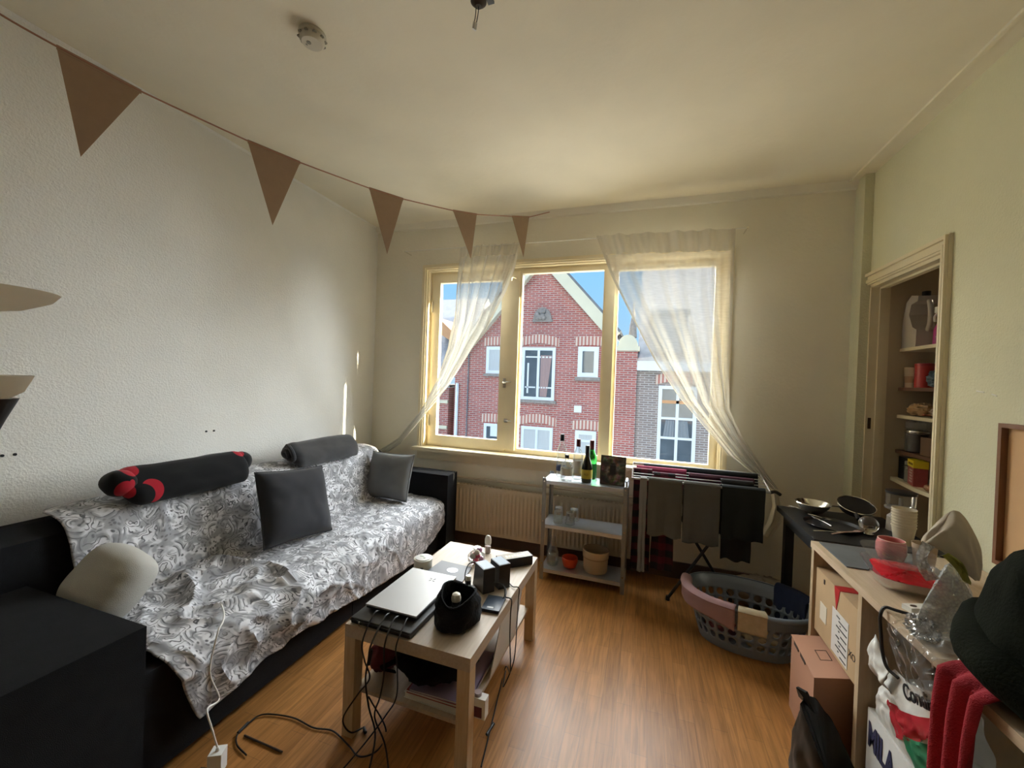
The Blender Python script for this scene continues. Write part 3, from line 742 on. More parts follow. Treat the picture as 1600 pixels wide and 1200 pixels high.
# ------------------------------------------------------------------ radiator
rd = thing('radiator', 'cream ribbed panel radiator on the wall below the window', 'radiator', (-.8, 3.2, .12))
x0, x1 = -1.95, .12
def rib(u, v):
    x = x0+(x1-x0)*u; t = (x-x0)*30 % 1
    e = min(1, max(0, (v-.06)/.05))*min(1, max(0, (.93-v)/.05))
    return V(x, 3.205-.010*e*max(0, min(1, 3*(abs(t-.5)*2-.35))), .12+.40*v)
MB().grid(520, 24, rib).build('front_panel', M['cream'], rd, angle=60)
MB().box((x0, 3.21, .12), (x1, 3.265, .515)).build('rear_panel', M['cream'], rd, bevel=.003)
b = MB()
for i in range(60):
    xx = x0+.01+i*(x1-x0-.02)/60; b.box((xx, 3.206, .518), (xx+.014, 3.262, .523))
b.box((x0, 3.203, .514), (x1, 3.208, .528)).box((x0, 3.260, .514), (x1, 3.2645, .528)); b.build('top_grille', M['cream'], rd, smooth=False)
MB().tube([(-1.95, 3.262, .575), (.55, 3.262, .575)], .009, 10).tube([(-.70, 3.24, .53), (-.70, 3.262, .585)], .007, 8).build('pipe', M['cream'], rd)
for x in (-1.6, -.2): MB().box((x, 3.266, .2), (x+.03, D-.001, .45)).build('wall_bracket', M['cream'], rd)

# ------------------------------------------------------------------ bunting
bt = thing('bunting', 'string of five brown paper pennants hung across the room below the ceiling', 'bunting', (-1.2, 2, 2.6))
def camxz(X, Z): return CC+CR*X+fw*Z
A_, B_ = camxz(-1.5, 1.42), camxz(.1, 3.25); A_.z = B_.z = 0
dn = (B_-A_).normalized(); pn = V(-dn.y, dn.x, 0)
def bp(px, py):
    d = fw+(px-800)/F*CR-(py-600)/F*CU; t = (A_-V(0, 0, 0)-CC).dot(pn)/d.dot(pn); return CC+d*t
pens = [((88, 72), (221, 143), (126, 245)), ((387, 220), (469, 254), (426, 352)), ((577, 294), (630, 311), (605, 397)), ((708, 329), (745, 335), (736, 405)), ((800, 338), (827, 339), (818, 402))]
pm = M['kraft']
line = [bp(-60, -15), bp(20, 34)]
for tl_, tr_, tp in pens: line += [bp(*tl_), bp((tl_[0]+tr_[0])/2, (tl_[1]+tr_[1])/2), bp(*tr_)]
endp = at(893, 325, y=3.294); line += [at(860, 331, y=3.27), endp]
lo_ = line[0]+(line[0]-line[1]); 
MB().tube(crom(line, 4), .0035, 6).build('cord', mat('dusty_pink_cord', (.42, .22, .15), .8), bt)
for tl_, tr_, tp in pens:
    a, b_, c = bp(*tl_), bp(*tr_), bp(*tp)
    MB().prism([a, b_, c], pn*.0012).prism([a+V(0, 0, .006), b_+V(0, 0, .006), b_-V(0, 0, .010), a-V(0, 0, .010)], pn*-.001).build('pennant', pm, bt, smooth=False)

# ------------------------------------------------------------------ ceiling things
p = at(488, 60, z=H-.02)
sd = thing('smoke_detector', 'round white smoke detector on the ceiling', 'smoke detector', (p.x, p.y, H-.045))
ceilw = mat('aged_white_plastic', (.62, .58, .48), .5)
MB().cap([(.052, 0), (.054, -.012), (.050, -.016)], c=(p.x, p.y, H)).build('base_plate', ceilw, sd)
MB().cap([(.048, 0), (.048, -.018), (.040, -.028), (.0, -.032)], c=(p.x, p.y, H-.015)).build('cover', ceilw, sd)
b = MB()
for k in range(10): b.cbox((p.x+.049*math.cos(k*.628), p.y+.049*math.sin(k*.628), H-.024), (.012, .012, .006))
b.build('vent_slot', mat('shadow_grey_plastic', (.28, .26, .21), .7), sd)
MB().cap([(.009, 0), (.009, -.003)], c=(p.x-.005, p.y-.012, H-.044), seg=12).cap([(.005, 0), (.005, -.003)], c=(p.x-.022, p.y-.006, H-.042), seg=10).build('test_button', mat('grey_button', (.25, .24, .2), .5), sd)
p = at(748, -2, z=H)
cw = thing('ceiling_wiring', 'bare wires with connectors hanging from a dark hole in the ceiling', 'wiring', (p.x, p.y, H-.1))
MB().cap([(.028, 0), (.030, -.012), (.02, -.022), (.012, -.03)], c=(p.x, p.y, H), seg=18).build('ceiling_rose', mat('dark_brown_metal', (.035, .025, .02), .6), cw)
for k, (q, e) in enumerate((((744, 8), (741, 36)), ((748, 8), (744, 38)))):
    zc = lambda a, dz: at(a[0], a[1], z=H-dz)
    y0 = p.y
    A = at(q[0], q[1], y=y0); B2 = at(e[0], e[1], y=y0)
    MB().tube(crom([A+V(0, 0, .02), A, A.lerp(B2, .5)+V(.002, 0, 0), B2], 6), .0018, 6).build('wire', M['black'], cw)
    MB().tube([B2+V(0, 0, .004), B2-V(.002, 0, .012), B2-V(.003, 0, .022)], .0045, 8).build('connector', M['white'], cw)
q = at(766, 1, z=H-.004); MB().box((q.x-.012, q.y-.012, H-.008), (q.x+.012, q.y+.012, H)).build('junction_cover', M['black'], cw)

# ------------------------------------------------------------------ floor lamp at the left edge
fl = thing('floor_lamp', 'black floor lamp with two white bowl shades at the left edge', 'floor lamp', (-1.30, .42, 0))
lx, ly = -1.43, .43
MB().cap([(.13, 0), (.13, .015), (.03, .03)], c=(lx, ly, 0)).build('base', M['black'], fl)
MB().tube([(lx, ly, .02), (lx, ly, 1.40)], .011, 12).build('pole', M['black'], fl)
sn = N('frosted_white_shade'); d_ = sn.n('BsdfDiffuse'); t_ = sn.n('BsdfTranslucent'); d_.inputs[0].default_value = t_.inputs[0].default_value = (.92, .90, .84, 1)
mx_ = sn.n('MixShader'); mx_.inputs[0].default_value = .6; sn.l(d_.outputs[0], mx_.inputs[1]); sn.l(t_.outputs[0], mx_.inputs[2]); sn.l(mx_.outputs[0], sn.o.inputs['Surface']); shade = sn.m
def bowl(c, r, h):
    return MB().lathe([(.018, 0), (r*.55, h*.22), (r*.9, h*.65), (r, h)], c=c, seg=36)
t1 = V(-1.338, .45, 1.552)
bowl((t1.x, t1.y, t1.z), .125, .05).build('upper_shade', shade, fl)
MB().cap([(.02, -.05), (.026, 0)], c=t1, seg=16).build('upper_socket', M['black'], fl)
MB().tube(crom([(lx, ly, 1.38), (lx+.01, ly, 1.47), (t1.x, t1.y, t1.z-.04)]), .01, 10).build('upper_arm', M['black'], fl)
t2 = V(-1.262, .45, 1.372)
MB().lathe([(.026, 0), (.046, .014), (.060, .048)], c=t2, seg=30).build('reading_shade', shade, fl)
MB().cap([(.013, -.07), (.022, -.045), (.040, 0)], c=t2, seg=18).build('reading_socket', M['black'], fl)
MB().tube(crom([(lx, ly, 1.2), (lx+.03, .44, 1.26), (t2.x, t2.y, t2.z-.06)]), .006, 8).build('gooseneck', M['black'], fl)
TT = .45
def tpt(px, py, z=TT): return at(px, py, z=z)
def slab(pts, z0, z1):   # prism from four pixel-derived corners
    return MB().prism([(p.x, p.y, z0) for p in pts], (0, 0, z1-z0))
def quad_rect(c, w, l, rz): return TR(c, rz)
# ------------------------------------------------------------------ coffee table clutter
lp = thing('laptop_sleeve', 'padded black laptop sleeve lying under the silver laptop', 'laptop sleeve', (-.93, 1.50, TT))
leather = mat('black_leatherette', (.030, .028, .026), .45, var=.2, vs=30, bump=.15, bs=300)
SM = TR((-.940, 1.510, TT+.001), -.03)
def pillow_box(w, l, h, r=.02, mx=None, puff=.006):
    b = MB().box((-w/2, -l/2, 0), (w/2, l/2, h))
    bmesh.ops.subdivide_edges(b.bm, edges=b.bm.edges[:], cuts=6, use_grid_fill=True)
    for v in b.bm.verts:
        a, c = abs(v.co.x)/(w/2), abs(v.co.y)/(l/2)
        if v.co.z > h*.5: v.co.z -= puff*max(a, c)**4
    if mx is not None: b.bm.transform(mx)
    return b
pillow_box(.28, .34, .030, mx=SM).build('padded_body', leather, lp, bevel=.008, seg=3)
MB().tube([SM @ V(-.14, -.172, .015), SM @ V(.14, -.172, .015)], .003, 6).build('zip', M['black'], lp)
MB().box((-.095, -.180, .004), (-.088, -.170, .018), SM).build('zip_pull', M['chrome'], lp)
la = thing('laptop', 'closed silver laptop on a black sleeve on the coffee table', 'laptop', (-.93, 1.57, TT+.031))
LM = TR((-.938, 1.578, TT+.0325), -.015)
MB().box((-.118, -.172, .002), (.118, .172, .011), LM).build('base', M['black'], la, bevel=.004, seg=2)
MB().box((-.120, -.175, .0125), (.120, .175, .019), LM).build('lid', M['silver'], la, bevel=.003, seg=2)
b = MB()
for k in range(4):
    a = PI/4+k*PI/2; c, s = math.cos(a), math.sin(a)
    b.tube([LM @ V(.03+.006*c, .105+.006*s, .0192), LM @ V(.03+.016*c, .105+.016*s, .0192)], .0016, 6)
    b.tube([LM @ V(.03+.016*c-.006*s, .105+.016*s+.006*c, .0192), LM @ V(.03+.016*c, .105+.016*s, .0192)], .0014, 6)
b.build('lid_emblem', mat('grey_emblem', (.42, .42, .42), .3, metal=.8), la)
p = tpt(661, 886, TT+.001)
tu = thing('round_tub', 'short round white tub with a clear-topped dial on the coffee table', 'tub', (p.x, p.y, TT))
dirtyw = mat('offwhite_plastic', (.60, .58, .50), .45)
MB().cap([(.044, 0), (.047, .004), (.047, .04), (.049, .042), (.049, .048), (.044, .050)], c=p, seg=40).build('body', dirtyw, tu)
MB().cap([(.040, .0502), (.041, .053), (.030, .054)], c=p, seg=32).build('lid', mat('frosted_disc', (.62, .62, .6), .25), tu)
b = MB().cbox((p.x-.01, p.y+.005, TT+.055), (.022, .010, .002)).cbox((p.x+.012, p.y-.008, TT+.055), (.012, .012, .002)); b.build('label', mat('pale_green_print', (.30, .36, .28), .5), tu)
MB().cbox((p.x+.018, p.y-.045, TT+.012), (.014, .006, .014)).build('latch', M['black'], tu)
nb = thing('tablet', 'thin dark grey tablet with an oval silver badge, behind the laptop', 'tablet', (-.915, 1.90, TT))
c4 = [tpt(690, 878), tpt(737, 889), tpt(722, 912), tpt(668, 894)]
slab(c4, TT+.001, TT+.009).build('case', mat('slate_grey_cover', (.085, .088, .10), .5), nb, bevel=.002)
q = tpt(707, 891, z=TT+.0095); MB().cap([(.028, 0), (.028, .0008)], c=q, seg=28, sx=1.0, sy=.85).build('badge', mat('brushed_badge', (.55, .57, .66), .3, metal=.5), nb)
# candy bag
p = tpt(744, 879)
cb = thing('candy_bag', 'crinkled clear bag of pink and white sweets on the coffee table', 'bag of sweets', (p.x, p.y, TT))
swt = [mat('candy_pink', (.62, .06, .14), .35), mat('candy_white', (.75, .70, .64), .4), mat('candy_lilac', (.50, .22, .42), .4), mat('candy_yellow', (.75, .52, .12), .4)]
for k in range(12):
    a = k*2.4; r = .028*(k % 4)/3; zz = .018+.022*(k//5)
    MB().ball((p.x+r*math.cos(a), p.y+r*math.sin(a)*.8, TT+zz), .016, 12, 8, (1, .9, .9)).build('sweet', swt[(0, 1, 0, 2, 1, 0, 3, 1, 0, 0, 1, 2)[k]], cb)
b = MB().cap([(.035, .006), (.047, .018), (.045, .04), (.030, .058), (.012, .066), (.022, .085)], c=p, seg=40)
b.displace(lambda c, n: n*.005*nz(c.x*60, c.y*60, c.z*60)); b.build('wrapper', M['clear_plastic'], cb, angle=20)
p = tpt(762, 864)
dr = thing('deodorant_bottle', 'small clear roll-on bottle with white domed cap on the coffee table', 'bottle', (p.x, p.y, TT))
MB().cap([(.016, 0), (.019, .004), (.019, .045), (.017, .055)], c=p, sx=1, sy=.8).build('bottle', M['thin_glass'], dr)
MB().cap([(.015, .003), (.015, .040)], c=p, sx=1, sy=.8).build('label', mat('pinkgrey_label', (.55, .42, .42), .5), dr)
MB().cap([(.017, .052), (.019, .058), (.019, .080), (.014, .096), (.006, .102)], c=p, sx=1, sy=.85).build('cap', M['white'], dr)
# long black box with gold print
bx = thing('long_box', 'flat black carton with gold print at the far end of the coffee table', 'box', (-.64, 2.06, TT))
BM_ = TR((-.632, 2.085, TT), .72)
MB().box((-.095, -.032, .002), (.095, .032, .050), BM_).build('carton', M['black'], bx, bevel=.002)
b = MB()
for k in range(7): b.box((-.05+k*.016, -.012+.004*(k % 2), .0501), (-.04+k*.016, .010-.003*(k % 3), .0505), BM_)
b.build('gold_print', mat('gold_foil', (.62, .50, .25), .35, metal=.6), bx, smooth=False)
MB().box((-.093, -.030, .0500), (.093, .030, .0502), BM_).build('top_sheen', mat('satin_bronze', (.16, .13, .09), .35), bx, smooth=False)
# pair of small speakers
for k, (cx, cy) in enumerate(((-.694, 1.795), (-.640, 1.862))):
    s_ = thing('small_speaker', ('black wedge speaker standing nearer the soft bag', 'black wedge speaker standing nearer the gold-printed box')[k], 'speaker', (cx, cy, TT), 0, 'pair of desk speakers')
    W = TR((cx, cy, TT), -.72)
    bb = MB().prism([W @ V(-.055, -.030, .002), W @ V(.055, -.030, .002), W @ V(.055, .030, .002), W @ V(-.055, .030, .002)], (0, 0, .115))
    for v in bb.bm.verts:
        if v.co.z > TT+.06: l = W.inverted() @ v.co; l.x = l.x*.80+.012; v.co = W @ l
    bb.build('cabinet', M['black'], s_, bevel=.004, seg=2)
    MB().box((-.032, -.026, .1172), (.052, .026, .1182), W).build('top_reflection', mat('bluish_reflection', (.10, .15, .21), .4) if k == 0 else bpy.data.materials['bluish_reflection'], s_, smooth=False)  # bluish reflection on the black top, put into the colour
    MB().cap([(.022, 0), (.020, .003)], c=(0, 0, 0), seg=20, mx=W @ Matrix.Translation((-.0565, 0, .055)) @ Matrix.Rotation(PI/2, 4, 'Y')).build('driver', M['blackfab'], s_)
# portable drive
hd = thing('portable_drive', 'slim dark blue portable drive near the edge of the coffee table', 'hard drive', (-.605, 1.65, TT))
W = TR((-.595, 1.672, TT), .08)
MB().box((-.040, -.058, .001), (.040, .058, .014), W).build('case', mat('navy_gloss', (.035, .05, .075), .3), hd, bevel=.004, seg=2)
MB().box((-.018, -.045, .0141), (.010, -.034, .0146), W).build('silver_badge', M['silver'], hd, smooth=False)
# slouchy black bag
gb = thing('drawstring_bag', 'slouchy black fabric pouch standing open on the coffee table', 'bag', (-.71, 1.55, TT))
GC = V(-.693, 1.515, TT+.001)
def bagf(u, v):
    th = u*2*PI; c, s = math.cos(th), math.sin(th)
    r = .098*(1-.18*(v-.35)**2)*(1 if v > .08 else .80+.2*v/.08)
    h = .112*v*(1+.10*math.cos(th-2.4)+.14*math.cos(2*th))
    if v > .7: r *= 1-.24*(v-.7)/.3
    r *= 1+.07*nz(c*2, s*2, v*3)+.04*nz(c*6, s*6, v*5)
    return GC+V(r*c*.92, r*s*1.12, .002+h)
b = MB().grid(64, 34, bagf, wrap=True)
b.grid(64, 16, lambda u, v: bagf(u, 1-.4*v)*(1)+(GC+V(0, 0, .07)-bagf(u, 1-.4*v))*(.06+.25*v), wrap=True)
b.grid(64, 5, lambda u, v: GC+(bagf(u, 0)-GC)*(1-v*.98)+V(0, 0, .003*v), wrap=True)
plush = mat('black_plush', (.006, .006, .0065), .95, var=.6, vs=18, bump=.6, bs=90, sheen=.03, spec=.2)
b.build('pouch', plush, gb, angle=80)
MB().tube([GC+(bagf(i/48, .97)-GC)*1.0+V(0, 0, .003) for i in range(48)], .005, 6, closed=True).build('rim_seam', plush, gb)
MB().tube(crom([bagf(.10, 1)+V(0, 0, .004), bagf(.14, .99)+V(.0, 0, .006), bagf(.19, 1.0)+V(0, .0, .005), bagf(.23, .98)+V(0, 0, .004)]), .004, 6).build('zip_tape', M['silver'], gb)
p = GC+V(-.005, -.012, .088)
rb = thing('roll_on_bottle', 'roll-on bottle with a rounded white top poking out of the black pouch', 'bottle', (p.x, p.y, p.z-.07))
MB().cap([(.017, -.07), (.018, 0)], c=p).build('bottle', M['thin_glass'], rb)
MB().cap([(.019, 0), (.020, .012), (.016, .026), (.007, .032)], c=p).build('cap', mat('warm_white_cap', (.68, .66, .58), .4), rb)
p = tpt(732, 897, z=.575)
vb = thing('small_vial', 'dark vial with a flat white cap beside the black pouch', 'vial', (p.x, p.y, TT))
vz = GC+V(-.030, .165, 0)
MB().cap([(.012, 0), (.0125, .03), (.0125, .085), (.010, .09)], c=(vz.x, vz.y, TT+.001), seg=18).build('bottle', M['black'], vb)
MB().cap([(.0135, .088), (.0135, .104), (.011, .107)], c=(vz.x, vz.y, TT), seg=18).build('cap', M['white'], vb)
vb.location = (vz.x, vz.y, TT)
for o in COL.objects:
    if o.parent == vb: o.location = -(vb.location-V(p.x, p.y, TT))

# ------------------------------------------------------------------ cables
cabm = mat('black_cable', (.010, .009, .009), .5)
def cable(name, label, pts, r=.0028, plug=None, m=None):
    root = thing(name, label, 'cable', pts[0])
    MB().tube(crom(pts, 7), r, 7).build('lead', m or cabm, root)
    if plug is not None:
        for a, b_ in plug:
            a, b_ = Vector(a), Vector(b_); d = (b_-a).normalized()
            MB().tube([a, b_], .006, 8).build('connector', m or cabm, root)
    return root
fe = TY-.012   # just in front of the table's short side
lap = lambda x, y, z: LM @ V(x, y, z)
A1 = lap(-.050, -.178, .008)
cable('cable', 'black lead from the laptop looping out to the loose plug by the table leg', [A1, A1+V(-.004, -.035, -.001), (-.985, fe-.020, .43), (-.975, fe-.018, .36), (-.955, fe-.01, .29), (-1.00, fe-.02, .22), (-1.055, fe-.03, .12), (-1.05, fe+.01, .035), (-1.035, 1.385, .008)], .003, [((-1.035, 1.383, .009), (-1.012, 1.366, .009))])
A1 = lap(.0, -.178, .008)
cable('cable', 'thick black lead with a bulge hanging off the front of the coffee table', [A1, A1+V(0, -.04, 0), (-.935, fe-.034, .44), (-.945, fe-.034, .38), (-.955, fe-.034, .30), (-.94, fe-.03, .2), (-.90, fe-.04, .10), (-.85, fe-.17, .03), (-.80, fe-.27, .007), (-.86, fe-.36, .005)], .0036, [((-.942, fe-.021, .41), (-.952, fe-.021, .35))])
A1 = lap(.045, -.178, .008)
cable('cable', 'black lead running straight down from the laptop corner to the floor', [A1, A1+V(.0, -.045, .002), (-.885, fe-.022, .44), (-.885, fe-.02, .33), (-.90, fe-.018, .24), (-.925, fe-.012, .15), (-.86, fe-.03, .07), (-.76, fe-.14, .012), (-.69, fe-.24, .005)], .0032)
A1 = lap(.085, -.178, .008)
cable('cable', 'black lead curling over the sleeve and under the coffee table', [A1, A1+V(.01, -.035, .004), (-.835, fe-.022, .45), (-.83, fe-.020, .38), (-.83, fe-.016, .26), (-.87, fe-.02, .18), (-.95, fe-.05, .06), (-1.0, fe-.14, .008), (-1.06, fe-.24, .005), (-1.02, fe-.34, .005)], .0028)
fp = [at(a, b_, z=.006) for a, b_ in ((612, 1090), (603, 1140), (590, 1172), (562, 1182), (545, 1165), (520, 1142), (490, 1137), (460, 1122), (425, 1116), (405, 1118), (388, 1130), (372, 1146), (370, 1163), (385, 1180))]
cable('cable', 'thin black cable winding over the floor between coffee table and sofa', [V(-.955, fe-.012, .22)]+fp[1:], .0030, [(fp[10]+V(0, 0, .002), fp[11]+V(0, 0, .002))])
sp1 = V(-.640, 1.862, TT)
edge = lambda y, z: V(TX+.006+.0161*(y-TY)+.006, y, z)
fpR = [at(a, b_, z=.005) for a, b_ in ((790, 1042), (778, 1090), (766, 1140), (752, 1198))]
cable('cable', 'speaker cable with an inline switch dropping past the table leg to the floor', [sp1+V(.03, -.03, .03), (-.58, 1.80, TT+.006), (-.565, 1.75, TT+.006), edge(1.735, .457), edge(1.73, .40), (-.535, 1.74, .28), (-.53, 1.75, .12), fpR[0], fpR[1], fpR[2], fpR[3]], .0028, [(fpR[2]+V(-.004, -.03, .003), fpR[2]+V(.004, .03, .003))])
cable('cable', 'second speaker cable bending over the long edge of the coffee table', [sp1+V(.04, .0, .02), (-.585, 1.87, TT+.006), (-.562, 1.85, TT+.006), edge(1.845, .457), edge(1.84, .40), (-.533, 1.84, .3), (-.53, 1.80, .14), (-.57, 1.78, .02), (-.60, 1.9, .005)], .0026)
cable('cable', 'short black lead looping from the drive to the speakers', [(-.572, 1.703, TT+.008), (-.566, 1.735, TT+.02), (-.585, 1.77, TT+.045), (-.625, 1.775, TT+.05), (-.648, 1.79, TT+.03)], .0026)
cable('cable', 'thin black lead arching from the speaker to the white-capped vial', [(-.742, 1.83, TT+.085), (-.760, 1.835, TT+.098), (-.782, 1.81, TT+.09), (-.785, 1.78, TT+.05), (-.765, 1.755, TT+.012)], .0026)

# ------------------------------------------------------------------ on the lower shelf
LZ = .181
def blob(c, r, sc, amp, fr, seg=48, rings=30, seed=0, flat=None, fn=None):
    b = MB().ball((0, 0, 0), r, seg, rings, sc)
    for v in b.bm.verts:
        n = v.co.normalized(); k = nz(n.x*fr+seed, n.y*fr, n.z*fr)+.5*(1-abs(nz(n.x*fr*2, n.y*fr*2+seed, n.z*fr*2))*3)
        v.co += n*amp*k
        if fn: v.co = fn(v.co)
        if flat is not None and v.co.z < flat: v.co.z = flat+(v.co.z-flat)*.05
        v.co += Vector(c)
    return b
ub = thing('backpack', 'black bag slumped on the shelf under the coffee table', 'bag', (-.76, 1.55, LZ+.02))
blob((-.78, 1.515, LZ+.076), .15, (1.10, 1.05, .47), .02, 2.2, flat=-.066, seed=3).build('bag_body', M['blackfab'], ub, angle=80)
MB().tube(crom([(-.92, 1.42, LZ+.02), (-.95, 1.37, LZ+.06), (-.90, 1.36, LZ+.10), (-.84, 1.40, LZ+.13)]), .010, 8, flat=.4).build('strap', M['blackfab'], ub)
paper = [mat('paper_white', (.62, .60, .55), .8), mat('paper_red', (.30, .05, .05), .6), mat('paper_dark', (.06, .05, .06), .6), mat('paper_lilac', (.32, .24, .34), .6)]
st = [('grey folder lowest in the pile under the coffee table', paper[0], .024), ('dark book with red spine in the pile under the coffee table', paper[1], .012), ('lilac magazine topmost in the pile under the coffee table', paper[3], .008)]
z = LZ+.001
for k, (lb, mm, hh) in enumerate(st):
    W = TR((-.725+.008*k, 1.538, z), .03*k-.03)
    r_ = thing(('folder', 'book', 'magazine')[k], lb, ('folder', 'book', 'magazine')[k], (-.7, 1.55, z))
    MB().box((-.125, -.155, 0), (.125, .155, hh*.12), W).box((-.125, -.155, hh*.88), (.125, .155, hh), W).box((.120, -.155, 0), (.125, .155, hh), W).build('cover', mm, r_, smooth=False)
    MB().box((-.122, -.152, hh*.1), (.121, .152, hh*.9), W).build('pages', paper[0], r_, smooth=False)
    z += hh+.0005
for o in COL.objects:
    if o.name.startswith('backpack'): o.location.z = LZ+.02+.042
cd_ = thing('white_controller', 'small white plastic device with a round knob sticking out beside the table leg', 'device', (-.545, 1.46, LZ))
MB().box((-.572, 1.395, LZ+.001), (-.515, 1.43, LZ+.075)).build('shell', M['white'], cd_, bevel=.012, seg=3)
MB().cap([(.014, .075), (.014, .088)], c=(-.552, 1.413, LZ), seg=20).build('knob', mat('pinkish_knob', (.45, .36, .36), .5), cd_)
MB().box((-.568, 1.392, LZ+.008), (-.528, 1.396, LZ+.045)).build('port', mat('maroon_face', (.12, .04, .06), .4), cd_)
ca = [tpt(770, 1015, z=.40), tpt(792, 985, z=.42)]
pf = thing('paper_folder', 'white paper folder leaning upright under the long table edge', 'folder', (-.56, 1.75, LZ))
b = MB().prism([(-.572, 1.60, LZ+.002), (-.568, 1.92, LZ+.002), (-.549, 1.94, .385), (-.553, 1.66, .390)], (-.004, 0, 0)); b.build('front_sheet', paper[0], pf, smooth=False)
MB().prism([(-.579, 1.70, LZ+.002), (-.575, 1.97, LZ+.002), (-.556, 1.99, .37), (-.560, 1.75, .375)], (-.003, 0, 0)).build('rear_sheet', mat('grey_paper', (.42, .41, .42), .8), pf, smooth=False)
rc = thing('red_pouch', 'dark red fabric pouch on the shelf under the table, sofa side', 'pouch', (-1.0, 1.70, LZ))
blob((-1.02, 1.50, LZ+.070), .075, (.7, 1.0, .95), .012, 2.5, seed=8, flat=-.066).build('pouch', mat('dark_red_cloth', (.10, .015, .018), .9), rc, angle=80)

# ------------------------------------------------------------------ floor by the sofa
ad = thing('power_adapter', 'white plug adapter standing on the floor before the sofa', 'adapter', (-1.425, 1.075, 0))
ap = at(339, 1205, z=.012)
W = TR((ap.x, ap.y, .012), .5)
MB().box((-.022, -.022, 0), (.022, .022, .075), W).build('body', M['white'], ad, bevel=.005, seg=2)
topA = W @ V(0, 0, .075)
MB().cap([(.007, 0), (.005, .012)], c=topA, seg=12).build('strain_relief', M['white'], ad)
ad.location = (0, 0, 0)
for o in COL.objects:
    if o.parent == ad: o.matrix_basis = Matrix.Translation((-1.425, 1.075, 0)) @ o.matrix_basis
ps = thing('power_strip', 'black power strip on the floor under the white adapter', 'power strip', (ap.x+.03, ap.y, 0))
W2 = TR((ap.x+.05, ap.y-.012, 0), .25)
MB().box((-.115, -.035, 0), (.07, .035, .010), W2).build('case', M['black'], ps, bevel=.004)
wc = [topA+V(0, 0, .008), at(330, 1135, x=-1.42), at(324, 1108, x=-1.45), V(-1.50, 1.125, .19), at(328, 1050, x=-1.515), at(340, 990, z=.458), at(348, 972, z=.462), at(350, 958, z=.466), at(346, 945, z=.468)]
cable('charging_cable', 'white charging cable running from the adapter up over the paisley throw', wc, .0032, None, M['white'])
a, b_ = at(382, 1149, z=.005), at(441, 1175, z=.005)
tag(MB().tube([a, b_], .0035, 8).build('stick', mat('dark_brown_stick', (.03, .018, .014), .6)), 'thin dark stick lying on the floorboards before the sofa', 'stick')

# ------------------------------------------------------------------ bottles and picture on the metal shelf
def bottle(name, label, c, prof, gm, cap_prof, capm, lab=None, labm=None, liquid=None):
    r_ = thing(name, label, 'bottle', c, 0, 'bottles on the metal shelf')
    MB().cap(prof, c=c, seg=32).build('glass_body', gm, r_)
    MB().cap(cap_prof, c=c, seg=20).build('cap', capm, r_)
    if lab: MB().lathe(lab, c=c, seg=32).build('label', labm, r_)
    return r_
capr = mat('dark_red_cap', (.10, .012, .018), .4)
def bprof(R, hb, hn, rn, top): return [(R*.9, 0), (R, .008), (R, hb), (R*.8, hb+.025), (rn*1.4, hb+.05), (rn, hn), (rn, top)]
BZ = HT+.0005
bottle('bottle', 'tall clear bottle with black cap at the wall side of the shelf', (-.575, 3.04, BZ), bprof(.038, .20, .27, .014, .30), M['thin_glass'], [(.016, .275), (.016, .325)], M['black'], [(.0385, .05), (.0385, .085)], mat('navy_label', (.03, .04, .10), .5))
bottle('bottle', 'short clear square-shouldered bottle in front of the tall black-capped one', (-.518, 2.952, BZ), [(.042, 0), (.045, .006), (.045, .10), (.034, .13), (.015, .15), (.014, .175)], M['thin_glass'], [(.016, .165), (.016, .188)], M['black'], [(.0455, .04), (.0455, .09)], mat('faint_print_label', (.55, .55, .48), .5))
bottle('bottle', 'clear bottle with dark red cap and pale label', (-.448, 3.02, BZ), bprof(.038, .175, .24, .014, .27), M['thin_glass'], [(.016, .245), (.016, .300)], capr, [(.0385, .05), (.0385, .14)], mat('pale_label', (.62, .60, .58), .5))
bottle('bottle', 'green glass bottle with dark red cap behind the black one', (-.355, 3.085, BZ), bprof(.040, .165, .23, .015, .26), M['bottle_green'], [(.017, .22), (.017, .29)], capr)
bottle('bottle', 'dark bottle with a yellow label beside the picture', (-.372, 2.965, BZ), [(.036, 0), (.039, .006), (.039, .10), (.033, .135), (.015, .19), (.014, .25)], M['bottle_dark'], [(.0165, .175), (.0165, .262), (.014, .266)], M['black'], [(.0395, .03), (.0395, .095)], mat('yellow_label', (.48, .40, .05), .5))
o = [o for o in COL.objects if o.name.startswith('label') and o.parent and o.parent.get('label', '').startswith('dark bottle')][0]
text('XO', .022, (-.372-.018, 2.965-.0405, BZ+.055), (1, -.05, 0), (0, 0, 1), M['black'], 'lettering', o.parent)
MB().lathe([(.0335, .128), (.0285, .142)], c=(-.372, 2.965, BZ), seg=28).build('neck_label', bpy.data.materials['yellow_label'], o.parent)
